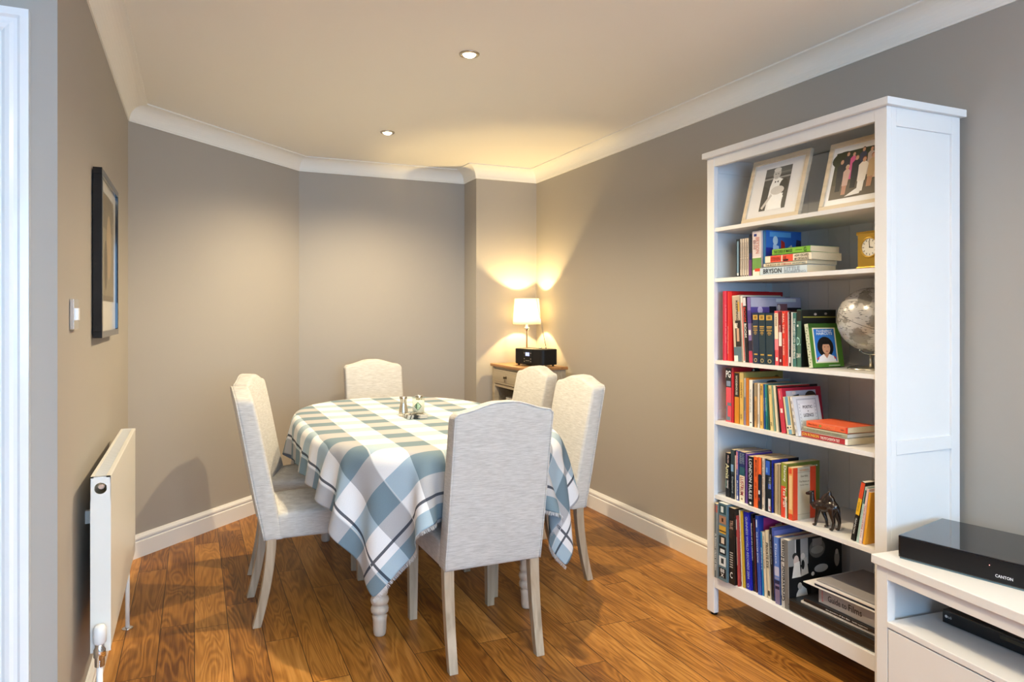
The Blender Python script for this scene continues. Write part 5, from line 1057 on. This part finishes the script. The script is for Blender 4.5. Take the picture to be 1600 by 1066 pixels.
 ('up', 'books on the bottom shelf', 2.024, 2.0346, 0.175, 0.0376, 0.2578, 0.275, 1.0, '9c9c98', 'large silver hardback with thin lettering and black and white cover on the bottom shelf', [('Grosvenor House', 0.1, 0.98, '1c1c1e', 0.42, -0.22, 'U')], [(0.0, 1, 'bcbcb8', 0.0, 0.3), (0.0, 0.97, 'd4d4d0', 0.33, 0.42), (0.0, 1, '70706e', 0.45, 1)], [('r', '1b1b1c', (0, 0, 1, 1)), ('r', '8c8c8a', (0.0, 0.62, 0.12, 1)), ('r', 'c8c8c4', (0.12, 0.7, 0.14, 1)), ('r', 'a4a4a0', (0.22, 0.62, 0.36, 1)), ('e', '6c6860', (0.53, 0.82, 0.15, 0.14)), ('e', '989488', (0.53, 0.8, 0.12, 0.06)), ('r', '8c8880', (0.44, 0.86, 0.62, 0.97)), ('e', 'c4c0b8', (0.6, 0.52, 0.13, 0.06)), ('e', '2a2a2a', (0.12, 0.76, 0.05, 0.05)), ('e', 'c8b8b0', (0.14, 0.68, 0.05, 0.09)), ('p', 'd8d4cc', ((0.06, 0.45), (0.22, 0.45), (0.2, 0.68), (0.1, 0.66))), ('e', 'd0ccc4', (0.26, 0.74, 0.04, 0.05)), ('p', 'b8b4ac', ((0.22, 0.45), (0.36, 0.48), (0.33, 0.72), (0.24, 0.7))), ('e', '1c1c1c', (0.26, 0.62, 0.03, 0.07)), ('e', 'a8a49c', (0.9, 0.62, 0.05, 0.12)), ('e', 'd4d0c8', (0.9, 0.72, 0.03, 0.04)), ('p', 'dcd8d0', ((0.1, 0.06), (0.36, 0.08), (0.32, 0.26), (0.22, 0.34), (0.14, 0.22))), ('e', 'c8c0b4', (0.2, 0.32, 0.04, 0.05)), ('e', 'e8e4dc', (0.44, 0.46, 0.03, 0.03)), ('r', '3c3c3e', (0.4, 0.02, 0.95, 0.3))], 'w', 1),
]
def book(kind, grp, X, y, z, t, h, dep, lean, col, label, texts, art_, cover, pg, hard):
    """local: spine at x=0 facing -x, thickness from y=0 down to -t, height along z"""
    if kind == 'flat':      # lying, spine towards the room: y..y+h along the shelf
        root = empty('book', (X, y, z), (R(-90), 0, R(lean)))
    elif kind == 'right':   # leaning to the right: pivots on its right-hand edge
        root = empty('book', (X, y, z), (R(lean), 0, 0))
    else: root = empty('book', (X, y, z), (R(-lean), 0, 0))
    tag(root, label, 'book', grp)
    O = (0, t, 0) if kind == 'right' else (0, 0, 0)     # shift so that the pivot edge is at the origin
    M_ = Matrix.Translation(O)
    bt = 0.0022 if hard else 0.0006; ins = 0.003 if hard else 0.0004
    b = MB(); m = ink(col)
    # cover: U-shaped wrap
    pr = [(0.0, -0.0), (0.0, -t), (dep, -t), (dep, -t+bt), (bt, -t+bt), (bt, -bt), (dep, -bt), (dep, 0)]
    rs = min(0.0025, t*0.18)
    pr = [(0, -rs), (0, -t+rs), (rs*0.6, -t)]+pr[2:]+[(rs*0.6, 0)]
    b.prism(pr, 0, h, m, M_); CV = b
    b = MB(); b.box((bt, -t+bt, ins), (dep-ins, -bt, h-ins), PAGEW if pg == 'w' else PAGES, M_); b.build('pages', None, root)
    flat = kind == 'flat'
    xd = (0, -1, 0); yd = (0, 0, 1); o0 = Vector((0, -t/2+O[1], 0))
    # printed spine areas
    if art_:
        sh = []
        for f0, f1, c_, y0, y1 in art_:
            y0 = max(0.04, y0); y1 = min(0.96, y1)
            sh.append(('r', c_, (-t/2+y0*t, f0*h+0.0004, -t/2+y1*t, f1*h-0.0004)))
        if flat: sh = [('r', c_, (x0, h-y1_, x1, h-y0_)) for (_, c_, (x0, y0_, x1, y1_)) in sh]
        # on lying books the spine reads left to right, its left end is z=h in local space
        if flat: sh = [('r', c_, (-x1, y0_, -x0, y1_)) for (_, c_, (x0, y0_, x1, y1_)) in sh]
        art(root, o0, xd, yd, sh, 'spine_print', into=CV)
    for s_, f0, f1, c_, hf, off, mode in texts:
        ln = (f1-f0)*h; zc = (f0+f1)/2*h; m = ink(c_); lift = 0.0018 if 0 else 0.0014
        if mode == 'F': put_text(s_, o0+Vector((0, -off*t*-1, h-zc)), (0, 0, -1), (0, -1, 0), ln, hf*t, m, root, 'spine_lettering', lift=lift, into=CV) if False else put_text(s_, o0+Vector((0, -off*t, h-zc)), (0, 0, -1), (0, -1, 0), ln, hf*t, m, root, 'spine_lettering', lift=lift, into=CV)
        elif mode == 'H': put_text(s_, o0+Vector((0, 0, zc)), (0, -1, 0), (0, 0, 1), hf*t, ln, m, root, 'spine_lettering', lift=lift, into=CV)
        elif mode == 'U': put_text(s_, o0+Vector((0, -off*t, zc)), (0, 0, 1), (0, 1, 0), ln, hf*t, m, root, 'spine_lettering', lift=lift, into=CV)
        else: put_text(s_, o0+Vector((0, -off*t, zc)), (0, 0, -1), (0, -1, 0), ln, hf*t, m, root, 'spine_lettering', lift=lift, into=CV)
    if cover:
        sh = []; co = Vector((0, -t+O[1], 0)); tx = []
        for s_ in cover:
            k_, c_, p = s_
            if k_ == 't': tx.append((c_, p))
            elif k_ == 'r': sh.append(('r', c_, (p[0]*dep, p[1]*h, p[2]*dep, p[3]*h)))
            elif k_ == 'e': sh.append(('e', c_, (p[0]*dep, p[1]*h, p[2]*dep, p[3]*h)))
            else: sh.append(('p', c_, [(x_*dep, z_*h) for x_, z_ in p]))
        sh[0] = (sh[0][0], sh[0][1], (0.0012, 0.0006, dep-0.0006, h-0.0006)) if sh[0][0] == 'r' and sh[0][2][2] > dep*0.98 else sh[0]
        if kind == 'flat':
            # top face of a lying book is the y=0 side
            art(None, (0, 0, 0), (1, 0, 0), (0, 0, -1), [(k_, c_, ((p[0], -p[3], p[2], -p[1]) if k_ == 'r' else [(x_, -z_) for x_, z_ in p])) for k_, c_, p in sh], 'cover_print', into=CV)
        else:
            art(root, co, (1, 0, 0), (0, 0, 1), sh, 'cover_print', into=CV)
        for c_, (w_, cx_, cz_, fw, fh) in tx:
            put_text(w_, co+Vector((cx_*dep, 0, cz_*h)), (1, 0, 0), (0, 0, 1), fw*dep, fh*h, ink(c_), root, 'cover_lettering', lift=0.0022, into=CV)
    CV.build('cover', None, root)
    return root
for r_ in BOOKS: book(*r_)

# ---------------------------------------------------------------- standing photo frames on the top shelf
def person(cx, base, hgt, body, skin='c89a7c', hair='4a3628', legs=None, wide=1.0):
    """printed standing or sitting figure in a photograph"""
    hh = hgt*0.075; w_ = hgt*0.13*wide
    r = []
    if legs: r.append(('p', legs, ((cx-w_*0.6, base), (cx+w_*0.6, base), (cx+w_*0.7, base+hgt*0.5), (cx-w_*0.7, base+hgt*0.5))))
    r.append(('p', body, ((cx-w_*0.8, base+hgt*(0.3 if legs else 0.0)), (cx+w_*0.8, base+hgt*(0.3 if legs else 0.0)), (cx+w_*0.9, base+hgt*0.6), (cx+w_, base+hgt*0.78), (cx+w_*0.4, base+hgt*0.86), (cx-w_*0.4, base+hgt*0.86), (cx-w_, base+hgt*0.78), (cx-w_*0.9, base+hgt*0.6))))
    r.append(('e', hair, (cx, base+hgt*0.935, hh*0.95, hh*1.05)))
    r.append(('e', skin, (cx, base+hgt*0.915, hh*0.75, hh*0.95)))
    return r
def photo_frame(y, w_, h_, lean, label, mount, inner, pict, yaw, border=0.020):
    root = tag(empty('photo_frame', (2.036, y, 1.6455), (0, R(lean), R(yaw))), label, 'photo frame', 'photo frames on the top shelf')
    b = MB()
    for (ya, yb, za, zb) in ((-w_/2, w_/2, 0, border), (-w_/2, w_/2, h_-border, h_), (-w_/2, -w_/2+border, border, h_-border), (w_/2-border, w_/2, border, h_-border)):
        b.box((0, ya, za), (0.016, yb, zb), FRAMEP)
    b.build('frame', None, root, bevel=0.0015)
    b = MB(); b.box((0.006, -w_/2+border-0.002, border-0.002), (0.012, w_/2-border+0.002, h_-border+0.002), mat('photo_mount', (0.74, 0.73, 0.72), 0.3)); b.build('mount', None, root)
    art(root, (0.0058, 0, h_/2), (0, -1, 0), (0, 0, 1), pict, 'photograph', step=0.00003)
    b = MB(); b.box((0.0165, -0.02, 0.0), (0.019, 0.02, h_*0.7), BLACKM, Matrix.Translation((0, 0, 0.018)) @ Matrix.Rotation(R(6), 4, 'Y')); b.build('stand', None, root)
    return root
pw, ph = 0.068, 0.088
p1 = [('r', '3a3a38', (-pw, -ph, pw, ph)), ('r', '5a5a58', (-pw, 0.055, pw, ph)), ('r', '8c8c88', (-pw, 0.040, pw, 0.047)), ('r', '75756f', (0.0, 0.062, pw, 0.066)), ('p', '2c2c2a', ((-pw, -ph), (-0.02, -ph), (-0.03, 0.0), (-pw, 0.02))),
      ('p', 'e4e4e0', ((-0.035, -ph), (0.03, -ph), (0.045, -0.03), (0.04, 0.03), (-0.018, 0.055), (-0.03, 0.01))), ('e', 'b8b4ae', (-0.005, 0.062, 0.020, 0.024)), ('e', 'd0ccc6', (-0.006, 0.078, 0.019, 0.009)), ('p', '1c1c1c', ((-0.010, 0.022), (-0.001, 0.027), (-0.010, 0.032))), ('p', '1c1c1c', ((0.010, 0.022), (0.001, 0.027), (0.010, 0.032))), ('e', '2e2c2a', (0.001, 0.060, 0.004, 0.0015)), ('e', '2e2c2a', (-0.012, 0.060, 0.004, 0.0015)), ('p', '8a8680', ((-0.012, 0.048), (0.002, 0.048), (-0.005, 0.045))),
      ('e', '1f1f1f', (0.040, 0.005, 0.022, 0.030)), ('p', 'efefec', ((-0.02, -ph), (0.055, -ph), (0.06, -0.05), (0.03, -0.02), (0.0, -0.01), (-0.03, -0.03))), ('e', 'c8c4be', (0.012, -0.01, 0.035, 0.018)), ('p', 'c4c0ba', ((-0.06, -0.075), (-0.05, -0.082), (-0.01, -0.03), (-0.018, -0.02))), ('e', '3a3a38', (0.054, -0.06, 0.008, 0.03))]
photo_frame(2.118, 0.300, 0.268, 15, 'pale wood frame with black and white photograph, left of two on the top shelf', 0, 0, p1, 0)
pw, ph = 0.096, 0.088
p2 = [('r', '4a4636', (-pw, -ph, pw, ph)), ('r', '39402a', (-pw, 0.02, pw, ph)), ('r', '5c5244', (-pw, -ph, pw, -0.035)), ('e', '2c331c', (-0.06, 0.06, 0.05, 0.03))]
for cx_, ba_, hg_, bc_, lg_ in ((-0.045, -0.02, 0.105, '2a2c34', None), (-0.020, -0.02, 0.10, 'd05a8c', None), (0.018, -0.015, 0.105, '3a3f58', None), (0.050, -0.015, 0.10, 'b8a8a0', None), (0.078, -0.03, 0.11, 'c8a890', None)):
    p2 += person(cx_, ba_, hg_, bc_, legs=lg_)
for cx_, ba_, hg_, bc_, hr_, lg_, wd_ in ((-0.065, -0.06, 0.12, '22242c', '3a2c20', '1c1e24', 1.1), (-0.038, -0.075, 0.11, 'c8a898', 'c8b8a0', 'b88870', 1.0), (-0.004, -0.055, 0.12, '20222a', '5a4838', '1a1c20', 1.1), (0.028, -0.072, 0.125, 'e4dcd0', '7c3c24', 'e8e4dc', 1.2), (0.062, -0.06, 0.12, 'b89c74', '8c4c2c', 'b08468', 1.0)):
    p2 += person(cx_, ba_, hg_, bc_, hair=hr_, legs=lg_, wide=wd_)
p2 += [('p', 'e8e4dc', ((-0.03, -0.084), (0.03, -0.080), (0.04, -0.05), (0.01, -0.062)))]
photo_frame(1.747, 0.258, 0.256, 15, 'white framed colour photograph of a smartly dressed group, right on the top shelf', 0, 0, p2, 0, border=0.018)

# ---------------------------------------------------------------- carriage clock
BRASS = mat('clock_brass', (0.62, 0.40, 0.08), 0.3, 0.85, var=0.06)
t = tag(empty('mantel_clock', (2.110, 1.722, 1.4325)), 'small golden mantel clock with round white dial at the right of the second shelf', 'clock')
b = MB(); b.box((0, -0.055, 0.0), (0.045, 0.055, 0.012), BRASS); b.box((0.003, -0.050, 0.012), (0.042, 0.050, 0.122), BRASS); b.box((0, -0.054, 0.122), (0.045, 0.054, 0.134), BRASS); b.build('case', None, t, bevel=0.002)
b = MB(); b.lathe([(0.034, 0.0), (0.036, 0.003), (0.034, 0.006), (0.031, 0.005), (0.031, 0.0)], 36, BRASS, Matrix.Translation((0.003, 0, 0.078)) @ Matrix.Rotation(R(-90), 4, 'Y'), cap=False); bz = b.build('bezel', None, t)
b = MB(); b.lathe([(0.031, 0.0), (0.031, 0.0015)], 36, mat('dial_white', (0.82, 0.80, 0.74), 0.4), Matrix.Translation((0.003, 0, 0.078)) @ Matrix.Rotation(R(-90), 4, 'Y')); dl = b.build('dial', None, t)
b = MB()
for k in range(12):
    a = k*PI/6; cy_, cz_ = math.sin(a)*0.025, math.cos(a)*0.025
    Mx = Matrix.Translation((0.0012, cy_, 0.078+cz_)) @ Matrix.Rotation(-a, 4, 'X'); b.box((-0.0003, -0.0009, -0.003), (0.0003, 0.0009, 0.003), BLACKM, Mx)
b.build('hour_marks', None, dl)
for a, ln_, w_ in ((100, 0.014, 0.0012), (-5, 0.022, 0.0009)):
    b = MB(); b.box((-0.0006, -w_, -0.002), (0.0, w_, ln_), BLACKM, Matrix.Translation((0.0008, 0, 0.078)) @ Matrix.Rotation(R(a), 4, 'X')); b.build('hand', None, dl)

# ---------------------------------------------------------------- globe
t = tag(empty('desk_globe', (2.185, 1.775, 1.0855)), 'silver grey desk globe on a low metal stand at the right of the third shelf', 'globe')
GC = Vector((0, 0, 0.176)); GR = 0.113
def globe_mat():
    m, n, l, b = nt('globe_map_print')
    tc = n.new('ShaderNodeTexCoord'); no = n.new('ShaderNodeTexNoise'); no.inputs['Scale'].default_value = 11; no.inputs['Detail'].default_value = 6; no.inputs['Roughness'].default_value = 0.6
    l.new(tc.outputs['Object'], no.inputs['Vector'])
    cr = n.new('ShaderNodeValToRGB'); e = cr.color_ramp.elements; e[0].position = 0.50; e[0].color = (0.58, 0.57, 0.55, 1); e[1].position = 0.53; e[1].color = (0.30, 0.29, 0.265, 1)
    l.new(no.outputs['Fac'], cr.inputs['Fac'])
    mp = n.new('ShaderNodeMapping'); mp.inputs['Scale'].default_value = (60, 60, 240); l.new(tc.outputs['Object'], mp.inputs['Vector'])
    n2 = n.new('ShaderNodeTexNoise'); n2.inputs['Scale'].default_value = 1; n2.inputs['Detail'].default_value = 1; l.new(mp.outputs[0], n2.inputs['Vector'])
    mr = n.new('ShaderNodeMapRange'); mr.inputs['From Min'].default_value = 0.62; mr.inputs['From Max'].default_value = 0.68; l.new(n2.outputs['Fac'], mr.inputs['Value'])
    mx = n.new('ShaderNodeMix'); mx.data_type = 'RGBA'; l.new(mr.outputs[0], mx.inputs['Factor']); l.new(cr.outputs['Color'], mx.inputs['A']); mx.inputs['B'].default_value = (0.2, 0.2, 0.2, 1)
    l.new(mx.outputs['Result'], b.inputs['Base Color']); b.inputs['Roughness'].default_value = 0.22; b.inputs['Metallic'].default_value = 0.25
    return m
TL = Matrix.Translation(GC) @ Matrix.Rotation(R(23), 4, 'X')
b = MB(); b.ball((0, 0, 0), GR, globe_mat(), TL, 48, 28); gb = b.build('globe_ball', None, t)
b = MB(); b.lathe([(GR*1.001, -0.0007), (GR*1.003, 0.0), (GR*1.001, 0.0007)], 64, BLACKM, TL, cap=False); b.build('equator_line', None, gb)
b = MB(); b.tube([TL @ Vector((0, 0, GR-0.002)), TL @ Vector((0, 0, GR+0.016))], 0.004, 10, BLACKM); b.tube([TL @ Vector((0, 0, -GR+0.002)), TL @ Vector((0, 0, -GR-0.010))], 0.004, 10, CHROME); b.build('axis_pin', None, t)
arc = [TL @ Vector((math.sin(a)*(GR+0.010)*0.0, -math.sin(a)*(GR+0.010), -math.cos(a)*(GR+0.010))) for a in [R(k*7) for k in range(0, 27)]]
b = MB(); b.tube(arc, 0.0035, 8, STEEL); b.build('meridian_arm', None, t)
low = min(arc, key=lambda p: p.z)
b = MB(); b.tube([(low.x, low.y, low.z), (low.x, low.y*0.6, 0.030), (0, 0, 0.010)], [0.004, 0.005, 0.007], 10, STEEL); b.build('stem', None, t)
b = MB(); b.lathe([(0.078, 0), (0.078, 0.003), (0.070, 0.008), (0.02, 0.012), (0.004, 0.013)], 40, STEEL); b.build('base', None, t)

# ---------------------------------------------------------------- carved camel on the fifth shelf: faces left
DKW = mat('dark_carved_wood', (0.022, 0.013, 0.009), 0.22, var=0.3, scale=60)
t = tag(empty('camel_figurine', (2.060, 1.856, 0.5155), (0, 0, R(4))), 'dark carved wooden camel standing in front of the orange banded book on the fifth shelf', 'ornament')
# local: +y is the way it faces
b = MB()
for c_, r_ in (((0, 0.012, 0.080), (0.021, 0.036, 0.023)), ((0, -0.020, 0.082), (0.019, 0.028, 0.022)), ((0, 0.034, 0.076), (0.016, 0.020, 0.018)), ((0, -0.006, 0.104), (0.013, 0.026, 0.022)), ((0, 0.066, 0.112), (0.0085, 0.012, 0.0095))): b.ball(c_, r_, DKW)
b.tube([(0, 0.004, 0.096), (0, -0.006, 0.116), (0, -0.011, 0.130), (0, -0.013, 0.137)], [0.020, 0.013, 0.007, 0.003], 12, DKW)      # hump
b.tube([(0, 0.034, 0.074), (0, 0.052, 0.070), (0, 0.061, 0.078), (0, 0.062, 0.094), (0, 0.063, 0.110)], [0.015, 0.0125, 0.0105, 0.009, 0.008], 12, DKW)   # neck
b.tube([(0, 0.066, 0.113), (0, 0.078, 0.109), (0, 0.088, 0.106)], [0.0085, 0.0068, 0.0050], 12, DKW)   # muzzle
b.tube([(0, -0.020, 0.104), (0, -0.040, 0.088), (0, -0.050, 0.066), (0, -0.055, 0.050)], [0.010, 0.008, 0.0035, 0.002], 10, DKW)   # rump and tail
for x_, ys in ((0.010, (0.022, 0.022, 0.010, 0.006, 0.012)), (-0.010, (0.026, 0.030, 0.036, 0.040, 0.047))):
    b.tube([(x_, ys[0], 0.078), (x_, ys[1], 0.052), (x_, ys[2], 0.028), (x_, ys[3], 0.006)], [0.012, 0.0085, 0.0058, 0.0048], 10, DKW); b.ball((x_, ys[4]-0.002, 0.0045), (0.0058, 0.0085, 0.0045), DKW)
for x_, ys in ((0.010, (-0.028, -0.036, -0.044, -0.040, -0.034)), (-0.010, (-0.026, -0.030, -0.036, -0.030, -0.024))):
    b.tube([(x_, ys[0], 0.080), (x_, ys[1], 0.054), (x_, ys[2], 0.030), (x_, ys[3], 0.006)], [0.015, 0.0105, 0.0062, 0.0050], 10, DKW); b.ball((x_, ys[4]-0.002, 0.0045), (0.0058, 0.0085, 0.0045), DKW)
cb = b.build('body', None, t)
rm = cb.modifiers.new('fuse', 'REMESH'); rm.mode = 'VOXEL'; rm.voxel_size = 0.0016; rm.use_smooth_shade = True
sm2 = cb.modifiers.new('smooth', 'SMOOTH'); sm2.factor = 0.6; sm2.iterations = 6
for sx in (-1, 1):
    b = MB(); b.ball((sx*0.006, 0.061, 0.117), (0.0022, 0.003, 0.006), DKW, seg=8, rings=6); b.build('ear', None, t)
    b = MB(); b.ball((sx*0.0066, 0.069, 0.113), 0.0012, mat('glass_eye', (0.5, 0.45, 0.35), 0.1), seg=8, rings=6); b.build('eye', None, t)

# ---------------------------------------------------------------- stack at the right of the bottom shelf
z = 0.1755
def flatthing(name, cat, label, loc, rz, parts):
    t = tag(empty(name, loc, (0, 0, R(rz))), label, cat, 'flat stack on the bottom shelf')
    for nm, a, c_, m, bv in parts:
        b = MB(); b.box(a, c_, m); b.build(nm, None, t, bevel=bv)
    return t
# each: local x into the shelf, y along it (0 .. -len)
t1 = flatthing('portfolio_case', 'case', 'wide flat black case lying at the bottom of the stack on the bottom shelf', (2.022, 1.999, z), 0,
   [('case_shell', (0, -0.372, 0), (0.29, 0, 0.046), mat('soft_black', (0.014, 0.013, 0.012), 0.32), 0.006)])
b = MB(); b.box((-0.0008, -0.370, 0.0225), (0.002, -0.002, 0.0245), mat('seam_dark', (0.035, 0.032, 0.028), 0.4)); b.build('seam', None, t1)
z2 = z+0.0465
t2 = flatthing('magazine', 'magazine', 'tattered white edged magazine lying on the flat black case', (2.034, 1.950, z2), 1.5,
   [('sheets', (0, -0.318, 0), (0.22, 0, 0.007), mat('glossy_sheets', (0.62, 0.58, 0.52), 0.5, var=0.35, scale=90), 0)])
z3 = z2+0.0075
t3 = flatthing('book', 'book', 'thin black book with small white spine print below the grey film guide', (2.036, 1.940, z3), 0.6,
   [('cover', (0, -0.308, 0), (0.235, 0, 0.014), mat('black_cover', (0.014, 0.014, 0.016), 0.3), 0.001)])
t3['group'] = 'flat stack on the bottom shelf'
put_text('the posters of the film', (-0.0001, -0.150, 0.007), (0, -1, 0), (0, 0, 1), 0.100, 0.0065, ink('e8e8e8'), t3, 'spine_lettering')
put_text('family supplement', (-0.0001, -0.240, 0.007), (0, -1, 0), (0, 0, 1), 0.060, 0.0065, ink('d8d8d8'), t3, 'spine_lettering')
art(t3, (0, 0, 0.0141), (0, -1, 0), (-1, 0, 0), [('r', 'e6e2dc', (0.02, -0.06, 0.06, -0.004)), ('p', 'c88a74', ((0.07, -0.08), (0.15, -0.08), (0.13, -0.006), (0.09, -0.01))), ('p', 'e8dccc', ((0.16, -0.08), (0.22, -0.08), (0.24, -0.006), (0.19, -0.004))), ('p', 'c88a74', ((0.23, -0.08), (0.29, -0.08), (0.29, -0.01), (0.25, -0.008)))], 'cover_print')
z4 = z3+0.0145
t4 = flatthing('book', 'book', 'thick grey film guide with dark lettering in the stack on the bottom shelf', (2.052, 1.886, z4), -1.0,
   [('cover', (0, -0.262, 0), (0.21, 0, 0.058), mat('grey_cover', (0.32, 0.31, 0.31), 0.4), 0.002)])
put_text('Guide to', (-0.0001, -0.083, 0.028), (0, -1, 0), (0, 0, 1), 0.080, 0.021, ink('26262a'), t4, 'spine_lettering')
put_text('Films', (-0.0001, -0.158, 0.029), (0, -1, 0), (0, 0, 1), 0.055, 0.023, ink('0c0c0e'), t4, 'spine_lettering')
put_text('guardian', (-0.0001, -0.018, 0.028), (0, 0, 1), (0, 1, 0), 0.040, 0.009, ink('b84a50'), t4, 'spine_lettering')
z5 = z4+0.0585
t5 = flatthing('ring_folder', 'folder', 'white folder with dark sheets inside lying on the grey film guide', (2.030, 1.935, z5), 0.5,
   [('lower_cover', (0, -0.320, 0), (0.25, 0, 0.0028), mat('white_card', (0.76, 0.74, 0.72), 0.45), 0), ('dark_sheets', (0.006, -0.316, 0.003), (0.25, -0.045, 0.011), mat('navy_sheets', (0.02, 0.028, 0.05), 0.35), 0.001), ('upper_cover', (0.003, -0.318, 0.0115), (0.25, -0.045, 0.019), MATS[('white_card',)], 0.001)])
z6 = z5+0.0195
t6 = flatthing('grey_folder', 'folder', 'grey soft folder lying on top of the stack on the bottom shelf', (2.040, 1.885, z6), 0.5,
   [('folder_cover', (0, -0.268, 0), (0.24, 0, 0.006), mat('grey_folder_card', (0.30, 0.285, 0.29), 0.7), 0.002)])
